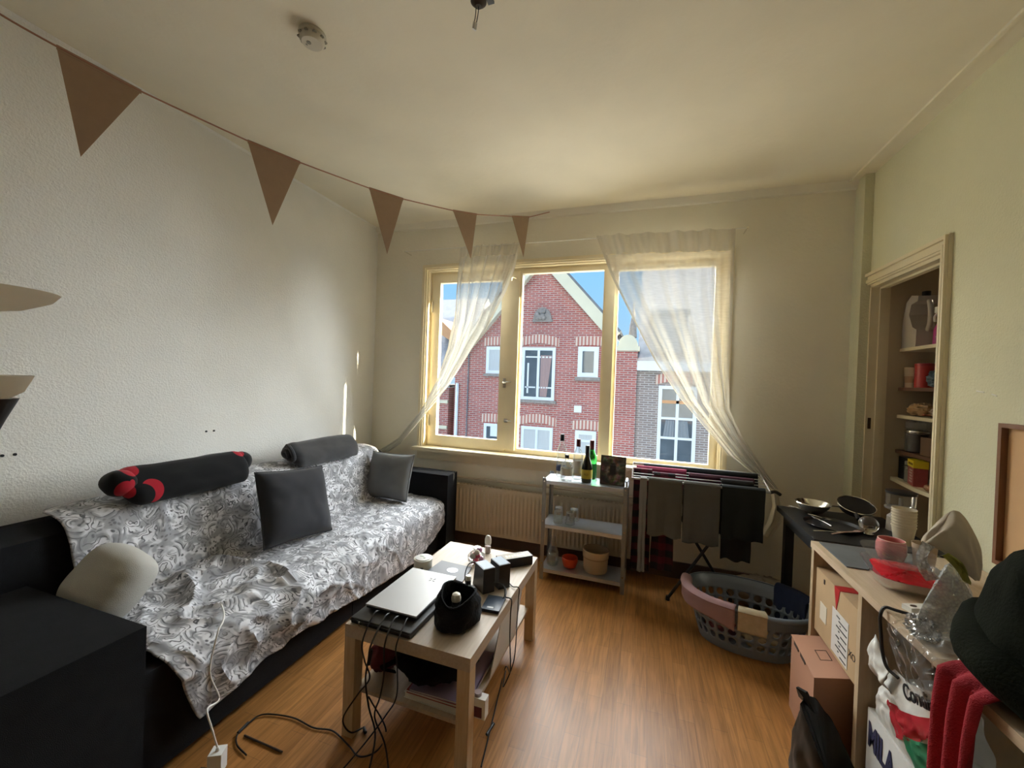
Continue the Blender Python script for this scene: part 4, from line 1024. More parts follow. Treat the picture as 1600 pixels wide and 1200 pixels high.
# picture
PC = V(-.19, 2.955, HT+.001)
pf = thing('picture_frame', 'small framed picture of a group of people propped on the metal shelf', 'picture', PC)
W = TR(PC, -.10) @ Matrix.Rotation(-.13, 4, 'X')
b = MB(); w_, h_ = .088, .205
for a in ((-w_, -.006, 0, -w_+.008, .006, h_), (w_-.008, -.006, 0, w_, .006, h_), (-w_, -.006, 0, w_, .006, .008), (-w_, -.006, h_-.008, w_, .006, h_)): b.box(a[:3], a[3:], W)
b.build('frame', mat('dark_wood_frame', (.06, .045, .03), .5), pf, smooth=False)
ph = N('group_photo_print'); t = ph.n('TexVoronoi'); t.inputs['Scale'].default_value = 34; ph.l(ph.coord(), t.inputs['Vector']); t2 = ph.n('TexNoise'); t2.inputs['Scale'].default_value = 18; ph.l(ph.coord(), t2.inputs['Vector'])
ph.col(ph.mix(.6, ph.ramp(t2.outputs['Fac'], [(.38, (.02, .02, .02)), (.5, (.14, .10, .07)), (.58, (.36, .30, .24)), (.66, (.08, .10, .08))]), t.outputs['Color'], 'MULTIPLY'))
MB().box((-w_+.006, -.004, .006), (w_-.006, .003, h_-.006), W).build('print', ph.m, pf, smooth=False)
MB().box((-.02, .006, .0), (.02, .010, .14), TR(PC, -.10)).build('easel_back', M['black'], pf)
tag(MB().box((-.098, 2.925, HT+.0005), (-.083, 3.04, HT+.045)).build('paper_box', mat('pale_blue_card', (.62, .68, .72), .6), bevel=.006, seg=2), 'small pale box at the end of the top metal shelf beside the picture', 'box')
# upturned tumblers
gp = [(.032, 0), (.034, .004), (.031, .085), (.028, .088)]
tumb = None
for k, (x, y) in enumerate(((-.585, 3.055), (-.572, 2.965), (-.482, 2.968), (-.468, 3.06))):
    lb = ('upturned clear tumbler behind the corner one on the middle shelf', 'upturned clear tumbler at the front post of the middle shelf', 'upturned clear tumbler, front one further from the post', 'upturned clear tumbler at the back, farthest from the post')[k]
    if tumb is None:
        tumb = thing('tumbler', lb, 'glass', (x, y, HMZ), 0, 'upturned tumblers')
        MB().lathe([(.035, 0), (.0355, .002), (.031, .080), (.028, .086), (0, .087)], c=(x, y, HMZ), seg=30).lathe([(.033, .0), (.0285, .076), (0, .078)], c=(x, y, HMZ), seg=30).build('wall', M['thin_glass'], tumb)
        MB().tube([(x+.0345*math.cos(i*PI/15), y+.0345*math.sin(i*PI/15), HMZ+.002) for i in range(30)], .0016, 6, closed=True).build('rim', M['liquid'], tumb)
        MB().cap([(.028, .079), (.0285, .086), (.024, .088)], c=(x, y, HMZ), seg=30).build('thick_base', M['liquid'], tumb)
    else: dup(tumb, (x, y, HMZ), lb)
cf = thing('carafe', 'clear glass carafe with tapered neck on the lowest metal shelf', 'carafe', (-.605, 2.985, HB))
c = (-.605, 2.985, HB+.0005)
MB().lathe([(0, .002), (.040, 0), (.043, .006), (.044, .08), (.036, .105), (.020, .16), (.017, .20), (.020, .205)], c=c, seg=32).build('glass_body', M['thin_glass'], cf)
MB().cap([(.038, .006), (.040, .055), (.040, .07)], c=c, seg=32).build('contents', M['liquid'], cf)
MB().tube([(c[0]+.0415*math.cos(i*PI/16), c[1]+.0415*math.sin(i*PI/16), c[2]+.09) for i in range(32)], .0025, 6, closed=True).build('ridge', M['liquid'], cf)
c = (-.475, 2.985, HB+.0005)
tag(MB().lathe([(0, .003), (.035, .0), (.045, .006), (.058, .05), (.058, .072), (.054, .074), (.053, .05), (.04, .012), (0, .010)], c=c, seg=36).build('bowl', mat('orange_red_plastic', (.62, .07, .02), .4)), 'orange-red bowl on the lowest metal shelf', 'bowl')
c = (-.29, 3.005, HB+.0005)
pt = thing('crock', 'beige stoneware crock on the lowest metal shelf', 'crock', c)
MB().lathe([(0, .0), (.080, .0), (.086, .01), (.089, .10), (.092, .105), (.096, .135), (.096, .155), (.088, .157), (.084, .13), (.082, .02), (0, .015)], c=c, seg=44).build('body', mat('beige_stoneware', (.50, .38, .24), .5, var=.08), pt)
MB().lathe([(.0895, .098), (.0935, .102), (.0935, .107), (.0895, .11)], c=c, seg=44).build('rim_band', mat('tan_band', (.40, .29, .18), .5), pt)
# ------------------------------------------------------------------ built-in cupboard in the right wall
dr_ = thing('door_1', 'cream moulded door frame around the open wall cupboard', None, (XR, 2.85, 0)); dr_['kind'] = 'structure'
b = MB()
def arch(o0, o1, t):   # one step of the architrave, offsets from the opening
    b.box((XR-t, CY0-o1*.68, 0), (XR, CY0-o0*.68, CZ1+o1)); b.box((XR-t, CY1+o0, 0), (XR, CY1+o1, CZ1+o1)); b.box((XR-t, CY0-o0*.68, CZ1+o0), (XR, CY1+o0, CZ1+o1))
arch(.0, .075, .016); arch(.010, .030, .024); arch(.052, .070, .030)
b.build('casing', M['paint_w'], dr_, bevel=.003)
b = MB(); b.box((XR, CY0-.001, 0), (XR+.102, CY0+.018, CZ1)); b.box((XR, CY1-.018, 0), (XR+.102, CY1+.001, CZ1)); b.box((XR, CY0, CZ1-.018), (XR+.102, CY1, CZ1+.001))
b.box((XR+.045, CY0+.018, 0), (XR+.075, CY0+.03, CZ1-.018)); b.box((XR+.045, CY1-.03, 0), (XR+.075, CY1-.018, CZ1-.018)); b.box((XR+.045, CY0+.018, CZ1-.03), (XR+.075, CY1-.018, CZ1-.018))
b.build('jamb', M['paint_w'], dr_, smooth=False)
MB().box((XR+.012, CY1-.021, 1.22), (XR+.028, CY1-.017, 1.29)).build('strike_plate', M['kraft_slot'], dr_, smooth=False)
CX = 2.0
cu = thing('built_in_cupboard', 'shallow built-in wall cupboard with cream shelves full of groceries', 'cupboard', (1.7, 2.85, 0))
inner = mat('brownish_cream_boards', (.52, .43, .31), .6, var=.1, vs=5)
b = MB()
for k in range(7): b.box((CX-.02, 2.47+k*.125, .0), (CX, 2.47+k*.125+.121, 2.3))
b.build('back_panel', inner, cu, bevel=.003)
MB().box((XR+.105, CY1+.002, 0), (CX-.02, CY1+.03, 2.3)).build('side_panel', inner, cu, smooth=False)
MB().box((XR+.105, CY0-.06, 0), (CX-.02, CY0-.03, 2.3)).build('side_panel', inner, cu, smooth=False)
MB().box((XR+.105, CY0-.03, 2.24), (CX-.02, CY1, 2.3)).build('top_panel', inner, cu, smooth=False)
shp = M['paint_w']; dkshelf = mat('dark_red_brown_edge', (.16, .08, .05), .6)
SX = 1.525
SZ = [1.735, 1.49, 1.318, 1.098, .925]
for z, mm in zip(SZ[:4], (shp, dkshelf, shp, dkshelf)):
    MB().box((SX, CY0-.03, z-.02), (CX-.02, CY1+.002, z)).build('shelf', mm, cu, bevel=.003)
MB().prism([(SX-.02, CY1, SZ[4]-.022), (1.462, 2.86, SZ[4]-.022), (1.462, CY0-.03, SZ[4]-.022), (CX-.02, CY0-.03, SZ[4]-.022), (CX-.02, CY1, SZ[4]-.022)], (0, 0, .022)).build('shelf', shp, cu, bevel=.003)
for z0 in (1.99, 1.13):
    b = MB()
    for k in range(3): b.box((1.46, 2.60, z0-k*.045), (1.485, 2.625, z0-k*.045+.022))
    b.build('white_hook', M['white'], cu, bevel=.003)
def can(name, label, cat, c, parts):
    r_ = thing(name, label, cat, c, 0, None)
    for nm, prof_, mm, kw in parts: MB().cap(prof_, c=c, **kw).build(nm, mm, r_)
    return r_
# top shelf
z = SZ[0]+.0005
jug = thing('detergent_jug', 'large greyish white jug with a handle hole on the top cupboard shelf', 'jug', (1.62, 3.06, z))
jm = mat('milky_jug', (.46, .42, .38), .5)
jc = V(1.583, 3.095, z)
b = MB().prism([jc+V(-.055, .085, 0), jc+V(-.055, -.055, 0), jc+V(-.055, -.06, .10), jc+V(-.055, -.02, .12), jc+V(-.055, .02, .20), jc+V(-.055, .0, .26), jc+V(-.055, -.06, .27), jc+V(-.055, -.065, .30), jc+V(-.055, .0, .315), jc+V(-.055, .05, .28), jc+V(-.055, .08, .17)], (.11, 0, 0)).build('body', jm, jug, bevel=.014, seg=3)
MB().tube(crom([jc+V(0, -.055, .095), jc+V(0, -.075, .14), jc+V(0, -.075, .22), jc+V(0, -.06, .275)], 5), .013, 10).build('handle', jm, jug)
MB().cap([(.02, .30), (.02, .332)], c=jc+V(0, -.03, .0), seg=16).build('cap', M['black'], jug)
sp = thing('spray_bottle', 'pink spray bottle with white trigger on the top cupboard shelf', 'spray bottle', (1.60, 2.93, z))
c = V(1.60, 2.945, z)
MB().cap([(.036, 0), (.040, .01), (.038, .09), (.018, .14), (.016, .19)], c=c, sy=.75).build('bottle', mat('magenta_liquid', (.45, .03, .22), .3), sp)
MB().cap([(.022, .135), (.020, .195)], c=c, seg=16).build('olive_collar', mat('olive_neck', (.25, .22, .08), .5), sp)
MB().box((c.x-.013, c.y-.03, c.z+.19), (c.x+.013, c.y+.05, c.z+.225)).build('trigger_head', M['white'], sp, bevel=.007, seg=2)
MB().tube(crom([c+V(0, .035, .195), c+V(-.01, .052, .17), c+V(-.01, .048, .14)], 4), .006, 8).build('trigger', M['white'], sp)
can('shampoo_bottle', 'lilac bottle next to the hinge side of the top cupboard shelf', 'bottle', (1.66, 2.775, z), [('bottle', [(.028, 0), (.031, .01), (.031, .12), (.018, .15)], mat('lilac_plastic', (.25, .16, .36), .35), {}), ('cap', [(.020, .148), (.020, .185), (.012, .20)], bpy.data.materials['lilac_plastic'], {})])
pw = thing('packed_cloth', 'cream packet with grey leaf print lying on the top cupboard shelf', 'packet', (1.575, 2.87, z))
blob((1.575, 2.835, z+.030), .058, (.66, 1.25, .36), .006, 2, flat=-.026, seed=2).build('packet', mat('cream_packet', (.52, .48, .36), .7), pw, angle=80)
b = MB()
for k in range(4): b.ball((1.540, 2.79+.030*k, z+.043-.002*abs(k-1.5)), .006, 8, 6, (.5, 1.3, .6))
b.build('leaf_print', mat('grey_print', (.16, .18, .14), .6), pw)
# second shelf
z = SZ[1]+.0005
can('paper_cup', 'beige cup with printed band on the second cupboard shelf', 'cup', (1.572, 3.135, z), [('cup', [(.036, 0), (.042, .12), (.040, .125)], mat('beige_cup', (.42, .31, .22), .6), {}), ('band', [(.0375, .03), (.040, .07)], mat('tan_band_print', (.30, .17, .10), .6), {})])
cn = can('red_tin', 'red tin with a pale oval badge on the second cupboard shelf', 'tin', (1.575, 3.035, z), [('tin', [(.043, 0), (.043, .13)], mat('red_enamel', (.40, .03, .03), .35), {}), ('lid', [(.045, .128), (.045, .142), (.03, .146)], mat('red_lid', (.30, .02, .025), .35), {})])
W = Matrix.Translation((1.575, 3.035, z+.075)) @ Matrix.Rotation(-.6, 4, 'Z')
MB().prism([W @ V(-.0445, .024*math.cos(a), .028*math.sin(a)) for a in [i*PI/8 for i in range(16)]], W.to_3x3() @ V(.004, 0, 0)).build('badge', mat('cream_badge', (.55, .42, .36), .5), cn)
bgc = thing('food_bag', 'blue and white crumpled plastic bag on the second cupboard shelf', 'bag', (1.58, 2.86, z))
blob((1.582, 2.90, z+.05), .062, (.8, 1.1, .8), .018, 3.5, flat=-.046, seed=5).build('bag', mat('slate_blue_bag', (.10, .14, .17), .4, var=.7, vs=14), bgc, angle=50)
# third shelf
z = SZ[2]+.0005
for k, (x, y, mm, lb) in enumerate(((1.585, 3.06, (.42, .27, .14), 'tan snack bag flattened on the third cupboard shelf'), (1.59, 2.855, (.52, .40, .30), 'pale snack bag with a red end on the third cupboard shelf'))):
    s_ = thing('snack_bag', lb, 'snack bag', (x, y, z), 0, 'snack bags in the cupboard')
    blob((x, y, z+.036), .075, (.7, 1.15, .52), .014, 3.5, flat=-.031, seed=11+k*4).build('bag', mat('snack_foil_%s' % 'ab'[k], mm, .35, var=.6, vs=20), s_, angle=45)
    MB().box((x-.04, y-.098, z+.012), (x+.04, y-.078, z+.016)).build('sealed_edge', mat('red_seal_%s' % 'ab'[k], (.38, .05, .04), .4), s_)
# fourth shelf
z = SZ[3]+.0005
c = V(1.582, 3.09, z+.0025)
jr = thing('storage_jar', 'glass storage jar with dark contents on the fourth cupboard shelf', 'jar', c)
MB().lathe([(0, .001), (.050, 0), (.054, .006), (.054, .115), (.046, .125), (.046, .133), (.055, .142), (.055, .175), (.044, .188), (0, .190)], c=c, seg=30).build('jar', M['thin_glass'], jr)
MB().cap([(.050, .004), (.050, .105)], c=c, seg=30).build('contents', mat('dark_coffee', (.02, .012, .01), .5), jr)
MB().lathe([(.0545, .116), (.056, .12), (.056, .128), (.0545, .13)], c=c, seg=30).build('metal_ring', M['chrome'], jr)
tag(MB().box((1.545, 2.78, z), (1.68, 2.985, z+.105)).build('wooden_box', mat('dark_brown_box', (.15, .09, .055), .6), bevel=.004), 'plain dark brown box on the fourth cupboard shelf', 'box')
# fifth shelf
z = SZ[4]+.0005
dk = thing('black_packet', 'black carton with a white label on the fifth cupboard shelf', 'packet', (1.56, 3.10, z))
MB().box((1.535, 3.06, z), (1.60, 3.165, z+.135)).build('carton', M['black'], dk, bevel=.003)
MB().box((1.533, 3.075, z+.03), (1.5352, 3.095, z+.085)).build('label', M['white'], dk, smooth=False)
can('preserve_jar', 'glass jar with pale lid between black and yellow packets', 'jar', (1.538, 3.035, z), [('jar', [(.034, 0), (.036, .005), (.036, .095), (.03, .105)], M['thin_glass'], {}), ('contents', [(.033, .003), (.033, .07)], mat('grey_beans', (.25, .22, .17), .7), {}), ('lid', [(.034, .103), (.034, .122)], mat('grey_lid', (.3, .3, .28), .4), {})])
yb = thing('cereal_packet', 'red printed packet with a bright yellow top on the fifth cupboard shelf', 'packet', (1.50, 2.90, z))
W = TR((1.518, 2.945, z), -.25)
MB().box((-.03, -.055, 0), (.03, .055, .125), W).build('carton', mat('pink_red_carton', (.34, .07, .07), .5, var=.3, vs=40), yb, bevel=.002)
MB().box((-.032, -.057, .105), (.032, .057, .145), W).build('yellow_lid', mat('yellow_strip', (.72, .58, .02), .5), yb, bevel=.003)
b = MB()
for k in range(5): b.box((-.0318, -.035+.002*(k % 2), .018+k*.016), (-.0300, .020-.004*(k % 3), .027+k*.016), W)
b.build('print_lines', mat('pale_print', (.55, .40, .36), .6), yb, smooth=False)
b = MB()
for k in range(7): b.box((-.0332, -.044+k*.012, .118), (-.0318, -.037+k*.012, .130), W)
b.build('lid_print', mat('brown_print', (.25, .16, .02), .6), yb, smooth=False)
rp_ = thing('coffee_packet', 'dark red packet with lines of print at the hinge end of the fifth shelf', 'packet', (1.50, 2.74, z))
MB().box((1.54, 2.75, z), (1.61, 2.875, z+.135)).build('packet', mat('wine_red_packet', (.25, .03, .035), .45, var=.3, vs=20), rp_, bevel=.008, seg=2)
b = MB()
for k in range(3): b.box((1.538, 2.765, z+.035+k*.03), (1.5402, 2.86, z+.042+k*.03))
b.build('print_lines', bpy.data.materials['pale_print'], rp_, smooth=False)
pbag = thing('crumpled_wrap', 'crumpled clear and tan wrapping spilling over the fifth shelf edge', 'wrapper', (1.45, 2.80, z))
blob((1.495, 2.765, z+.018), .042, (.65, 1.3, .4), .010, 4, flat=-.016, seed=21).build('wrap', mat('tan_cellophane', (.42, .22, .12), .2, var=.5, vs=20), pbag, angle=40)

# ------------------------------------------------------------------ black side table with kitchen things
KX0, KX1, KY0, KY1, KZ = .80, 1.320, 2.29, 2.86, .74
kt = thing('side_table', 'black wooden side table crowded with utensils in the corner behind the desk', 'table', (1.07, 2.57, 0))
bw = mat('black_wood', (.012, .012, .012), .45, var=.4, vs=20)
MB().box((KX0, KY0, KZ-.03), (KX1, KY1, KZ)).build('table_top', bw, kt, bevel=.003)
for x in (KX0+.035, KX1-.055):
    for y in (KY0+.01, KY1-.055): MB().box((x, y, 0), (x+.045, y+.045, KZ-.03)).build('leg', bw, kt, bevel=.003)
b = MB(); b.box((KX0+.03, KY0+.025, KZ-.09), (KX0+.045, KY1-.03, KZ-.03)).box((KX0+.05, KY1-.045, KZ-.09), (KX1-.05, KY1-.03, KZ-.03)); b.build('apron', bw, kt, smooth=False)
KT = KZ+.001
p = at(1270, 796, z=KT)
bo = thing('strainer_bowl', 'steel strainer bowl on the far end of the black side table', 'bowl', (.95, 2.745, KT))
c = (.955, 2.77, KT)
MB().lathe([(0, .002), (.03, 0), (.05, .012), (.075, .04), (.084, .058), (.088, .059), (.086, .062), (.072, .042), (.045, .016), (0, .008)], c=c, seg=36).build('bowl', M['chrome'], bo)
MB().tube(crom([V(*c)+V(.086, -.02, .058), V(*c)+V(.12, -.03, .06), V(*c)+V(.17, -.05, .052)], 5), .007, 8, flat=.5).build('handle', M['black'], bo)
pn_ = thing('frying_pan', 'dark frying pan lid with a steel rim leaning near the strainer', 'pan', (1.12, 2.77, KT))
W = Matrix.Translation((1.155, 2.76, KT+.062)) @ Matrix.Rotation(.35, 4, 'X')
MB().cap([(.07, -.02), (.085, .015)], seg=36, mx=W).build('pan_body', M['black'], pn_)
MB().tube([W @ V(.086*math.cos(i*PI/20), .086*math.sin(i*PI/20), .016) for i in range(40)], .0035, 6, closed=True).build('rim', M['chrome'], pn_)
MB().tube(crom([W @ V(-.03, -.08, .01), W @ V(-.04, -.12, .020), W @ V(-.045, -.145, .022)], 4), .010, 8).build('grip', M['black'], pn_)
def fork(name, label, p0, p1, tines=3, m=None):
    p0, p1 = Vector(p0), Vector(p1); d = (p1-p0).normalized(); s = V(-d.y, d.x, 0)
    r_ = thing(name, label, name.split('_')[-1], p0)
    m = m or M['chrome']; L_ = (p1-p0).length
    MB().tube([p0, p0.lerp(p1, .35)+V(0, 0, .002), p0.lerp(p1, .65)], lambda t: .005-.0022*t, 8, flat=.5).build('handle', m, r_)
    b = MB()
    if tines:
        b.prism([p0.lerp(p1, .64)+s*.003, p0.lerp(p1, .74)+s*.011, p0.lerp(p1, .80)+s*.011, p0.lerp(p1, .80)-s*.011, p0.lerp(p1, .74)-s*.011, p0.lerp(p1, .64)-s*.003], (0, 0, .002))
        for k in range(tines): b.tube([p0.lerp(p1, .79)+s*(-.0095+.019*k/(tines-1))+V(0, 0, .001), p1+s*(-.0095+.019*k/(tines-1))+V(0, 0, .002)], .0014, 6)
    else: b.prism([p0.lerp(p1, .62)+s*.006, p1+s*.004, p1-s*.002, p0.lerp(p1, .62)-s*.008], (0, 0, .0015))
    b.build('head', m, r_); return r_
k3 = lambda x, y, dz=.017: at(x, y, z=KT+dz)
fork('dinner_fork', 'steel fork lying across the middle of the black side table', k3(1263, 803), k3(1298, 813))
fork('table_knife', 'long knife with a pale handle at the desk side of the black table', k3(1270, 829), k3(1330, 832), 0)
fork('wooden_fork', 'pinkish serving fork lying beside the long pale-handled knife', k3(1300, 834), k3(1352, 829), 3, mat('pinkish_wood', (.45, .30, .25), .5))
fork('butter_knife', 'short knife at the window end of the black side table', k3(1233, 790), k3(1258, 797), 0)
fork('kitchen_knife', 'dark-handled knife pointing to the strainer on the black table', k3(1300, 822, .022), k3(1268, 806, .026), 0)
tr_ = thing('baking_tray', 'black baking tray under the utensils on the side table', 'tray', (1.05, 2.5, KT))
MB().lathe([(0, 0), (.17, 0), (.19, .012), (.195, .012), (.172, -.0005)], c=(.965, 2.545, KT+.0008), seg=44, sx=.66, sy=.62).build('tray', M['black'], tr_)
p = at(1357, 823, z=KT+.04)
gl = thing('glass_ball', 'clear glass ball on a small foot on the black side table', 'glass ball', (p.x, p.y, KT))
MB().ball((p.x, p.y, KT+.052), .040, 32, 20).build('ball', mat('crystal', (.95, .95, .95), .0, trans=1, ior=1.5), gl)
MB().cap([(.020, 0), (.022, .006), (.012, .014)], c=(p.x, p.y, KT)).build('foot', M['chrome'], gl)
fp_ = thing('food_processor', 'food processor with clear goblet and white base behind the paper cups', 'food processor', (1.28, 2.62, KT))
c = (1.285, 2.615, KT); gp_ = mat('greyish_white_plastic', (.34, .31, .28), .45)
MB().cap([(.055, 0), (.052, .07), (.038, .085), (.036, .10), (.062, .112), (.064, .12)], c=c, seg=32).build('base', gp_, fp_)
MB().lathe([(.050, .12), (.058, .13), (.060, .19), (.058, .192)], c=c, seg=32).build('goblet', M['thin_glass'], fp_)
MB().cap([(.010, .12), (.008, .17)], c=c, seg=12).build('spindle', gp_, fp_)
MB().cap([(.062, .192), (.062, .204), (.03, .21)], c=c, seg=32).build('lid', M['black'], fp_)

# ------------------------------------------------------------------ desk
DX0, DX1, DY0, DY1, DZ = .778, 1.345, .98, 2.262, .74
de = thing('desk', 'pale oak-effect desk along the green wall covered in clutter', 'desk', (1.06, 1.6, 0))
MB().box((DX0, DY0, DZ-.028), (DX1, DY1, DZ)).build('desk_top', M['deskwood'], de, bevel=.0015, seg=1)
MB().box((DX0+.004, DY1-.030, 0), (DX1, DY1-.002, DZ-.028)).build('end_panel', M['deskpanel'], de, bevel=.0015, seg=1)
MB().box((DX0+.004, 1.795, 0), (DX1, 1.822, DZ-.028)).build('divider_panel', M['deskpanel'], de, bevel=.0015, seg=1)
MB().box((DX0+.06, DY0+.002, 0), (DX1, DY0+.03, DZ-.028)).build('end_panel', M['deskpanel'], de, bevel=.0015, seg=1)
MB().box((DX1-.02, 1.822, .08), (DX1-.006, DY1-.03, DZ-.028)).build('back_panel', M['deskpanel'], de, smooth=False)
MB().box((DX0+.03, 1.8225, .332), (DX1-.021, DY1-.0305, .350)).build('middle_board', M['deskpanel'], de, smooth=False)
D_ = lambda x, y, dz=0: at(x, y, z=DZ+dz)
bd = [D_(1274, 843), D_(1376, 856), D_(1366, 885), D_(1318, 892)]
tag(MB().box((.805, 1.975, DZ+.001), (1.16, 2.245, DZ+.005)).build('slate_board', mat('dark_slate_mat', (.13, .14, .145), .55, var=.25, vs=10), bevel=.001, seg=1), 'dark grey slate mat on the far corner of the desk', 'mat')
# carton in the compartment
ca_ = thing('carton', 'brown cardboard carton with shipping label inside the desk compartment', 'box', (.98, 2.02, .35))
MB().box((.792, 1.838, .351), (1.20, 2.222, .635)).build('box', M['carton'], ca_, bevel=.003)
b = MB(); b.box((.7905, 1.905, .365), (.7925, 2.045, .545)); b.build('shipping_label', mat('label_white', (.60, .58, .55), .6), ca_, smooth=False)
MB().box((.7903, 2.10, .43), (.7925, 2.165, .505)).build('square_mark', mat('pale_mark', (.62, .56, .46), .7), ca_, smooth=False)
b = MB()
for k in range(12): b.box((.7895, 1.915+(k % 2)*.06, .375+k*.0135), (.7906, 1.965+(k % 3)*.02, .380+k*.0135))
b.build('label_print', M['black'], ca_, smooth=False)
MB().prism([(.7900, 1.985, .635), (.7900, 2.035, .635), (.7900, 2.012, .545)], (.002, 0, 0)).box((.7905, 1.985, .6351), (1.0, 2.035, .6365)).build('red_tape', mat('red_tape', (.45, .03, .03), .4), ca_, smooth=False)
text('XO', .036, (.7912, 1.899, .43), (0, -1, 0), (0, 0, 1), M['black'], 'lettering', ca_)
MB().box((.7898, 2.128, .595), (.7925, 2.138, .615)).build('hand_hole', M['kraft_slot'], ca_, smooth=False)
# pink mug and cups
p = D_(1394, 880)
mg = thing('mug', 'glossy pink rounded mug on the desk', 'mug', (p.x, p.y, DZ))
c = (1.013, 2.115, DZ+.006)
MB().lathe([(0, .001), (.030, 0), (.042, .012), (.050, .04), (.049, .07), (.044, .088), (.041, .090), (.040, .085), (.045, .065), (.044, .03), (.03, .010), (0, .008)], c=c, seg=40).build('cup', mat('pink_glaze', (.60, .20, .19), .22, coat=.3), mg)
MB().tube([(c[0]+.043*math.cos(i*PI/20), c[1]+.043*math.sin(i*PI/20), c[2]+.089) for i in range(40)], .002, 6, closed=True).build('lip', mat('pale_pink_rim', (.75, .50, .46), .3), mg)
cupm = mat('cream_paper', (.60, .53, .40), .7)
bc = thing('paper_cup', 'single beige paper cup next to the pink mug', 'cup', (1.10, 2.07, DZ))
MB().lathe([(0, .003), (.030, 0), (.0385, .10), (.040, .103), (.037, .103), (.029, .006), (0, .006)], c=(1.098, 2.066, DZ+.006), seg=36).build('cup', mat('beige_paper', (.50, .40, .28), .7), bc)
prev = None
for k in range(7):
    c = (1.186, 2.385, KT+.002+k*.0135)
    r_ = thing('paper_cup', ('lowest paper cup of the nested stack on the black table', 'second paper cup from the bottom of the nested stack', 'third paper cup from the bottom of the nested stack', 'fourth paper cup up in the nested stack', 'third paper cup from the top of the nested stack', 'paper cup just under the topmost one of the stack', 'topmost paper cup of the nested stack, open end up')[k], 'cup', c, 0, 'nested paper cups')
    MB().lathe([(0, .002), (.033, 0), (.043, .080), (.0455, .082), (.0455, .086), (.0428, .086), (.0325, .003), (0, .003)], c=c, seg=36).build('cup', cupm, r_)
# fruit tray
tc_ = thing('fruit_tray', 'clear plastic tray of red fruit cubes on the desk edge', 'fruit tray', (.96, 1.93, DZ))
TC = V(.955, 1.895, DZ+.0065)
def tray(u, v, k=1.0, zz=None):
    th = u*2*PI; c, s = math.cos(th), math.sin(th); cc = math.copysign(abs(c)**.5, c); ss = math.copysign(abs(s)**.5, s)
    prof_ = ((.72, 0), (.85, .004), (.95, .035), (1.0, .045), (1.04, .046))
    x = v*4; i = min(int(x), 3); r = prof_[i][0]+(prof_[i+1][0]-prof_[i][0])*(x-i); h = prof_[i][1]+(prof_[i+1][1]-prof_[i][1])*(x-i)
    return TC+Matrix.Rotation(-.18, 3, 'Z') @ V(.115*r*cc*k, .145*r*ss*k, h)
b = MB().grid(60, 12, tray, wrap=True); b.grid(60, 4, lambda u, v: TC+V(0, 0, .001)+(tray(u, 0)-TC)*(1-.98*v), wrap=True); b.build('tray', M['clear_plastic'], tc_)
b = MB().grid(60, 8, lambda u, v: TC+V(0, 0, .048+.022*(1-(1-v)**2)+.003*nz(u*20, v*4))+((tray(u, 1)-TC)*(1-v*.98))*V(1, 1, 0).length/1.4142, wrap=True)
for v in b.bm.verts: pass
b.build('lid', M['clear_plastic'], tc_, angle=30)
red = mat('red_fruit', (.60, .012, .025), .3, var=.25, vs=60)
b = MB().grid(60, 10, lambda u, v: TC+V(0, 0, .030+.010*(1-(1-v)**2)+.006*nz(math.cos(u*2*PI)*9*(1-v), math.sin(u*2*PI)*9*(1-v), 2))+(tray(u, .25, .93)-TC)*(1-v*.98)*1.0, wrap=True)
o = b.build('chopped_fruit', red, tc_, angle=20); o['kind'] = 'stuff'
b = MB().grid(60, 3, lambda u, v: TC+V(0, 0, .003)+(tray(u, .15, .9)-TC)+V(0, 0, .030*v), wrap=True); o = b.build('fruit_side', mat('deep_red_fruit', (.30, .01, .02), .35), tc_); 
# small white plug/strap and black cable
tg = thing('usb_stick', 'white plastic clip with an oval slot on the desk edge', 'clip', (.84, 1.70, DZ))
W = TR((.885, 1.675, DZ+.001), .35)
MB().box((-.045, -.016, 0), (.05, .016, .016), W).build('clip', M['white'], tg, bevel=.004, seg=2)
MB().cap([(.007, 0), (.007, .001)], c=(0, 0, 0), mx=W @ Matrix.Translation((-.022, 0, .016)) @ Matrix.Diagonal((1.5, .9, 1, 1)), seg=16).build('slot', M['kraft_slot'], tg)
cable('cable', 'thick black cable curving off the front edge of the desk', [(.92, 1.55, DZ+.012), (.86, 1.60, DZ+.010), (.80, 1.625, DZ+.011), (.774, 1.635, DZ+.010), (.763, 1.635, DZ-.02), (.764, 1.63, DZ-.07), (.767, 1.622, DZ-.13), (.770, 1.60, DZ-.165), (.785, 1.57, DZ-.175)], .005)

# ------------------------------------------------------------------ boxes and bags on the floor
pc = thing('shoe_carton', 'pinkish tan cardboard box with die-cut slots on the floor by the desk', 'box', (.78, 2.10, 0))
q0, q1, q2 = at(1233, 984, z=.325), at(1272, 1058, z=.325), at(1344, 1062, z=.325); q3 = q0+q2-q1
dq = (q1-q0)*.13; q0 = q0+dq; q3 = q3+dq
b = MB().prism([(p.x, p.y, 0.001) for p in (q0, q1, q2, q3)], (0, 0, .321)); b.build('box', M['pinkcarton'], pc, bevel=.002, seg=1)
n_ = V(q1.y-q0.y, -(q1.x-q0.x), 0).normalized()*-1
lid = MB().prism([(p.x, p.y, .3225) for p in (q0+(q0-q2)*.015, q1+(q1-q3)*.015, q2, q3)], (0, 0, .0035)); lid.build('lid', M['pinkcarton'], pc, bevel=.001, seg=1)
cen = q0.lerp(q2, .5); ex = (q2-q1).normalized(); ey = (q1-q0).normalized()
W = Matrix((ex, ey, V(0, 0, 1))).transposed().to_4x4(); W.translation = V(cen.x, cen.y, .3262)
b = MB()
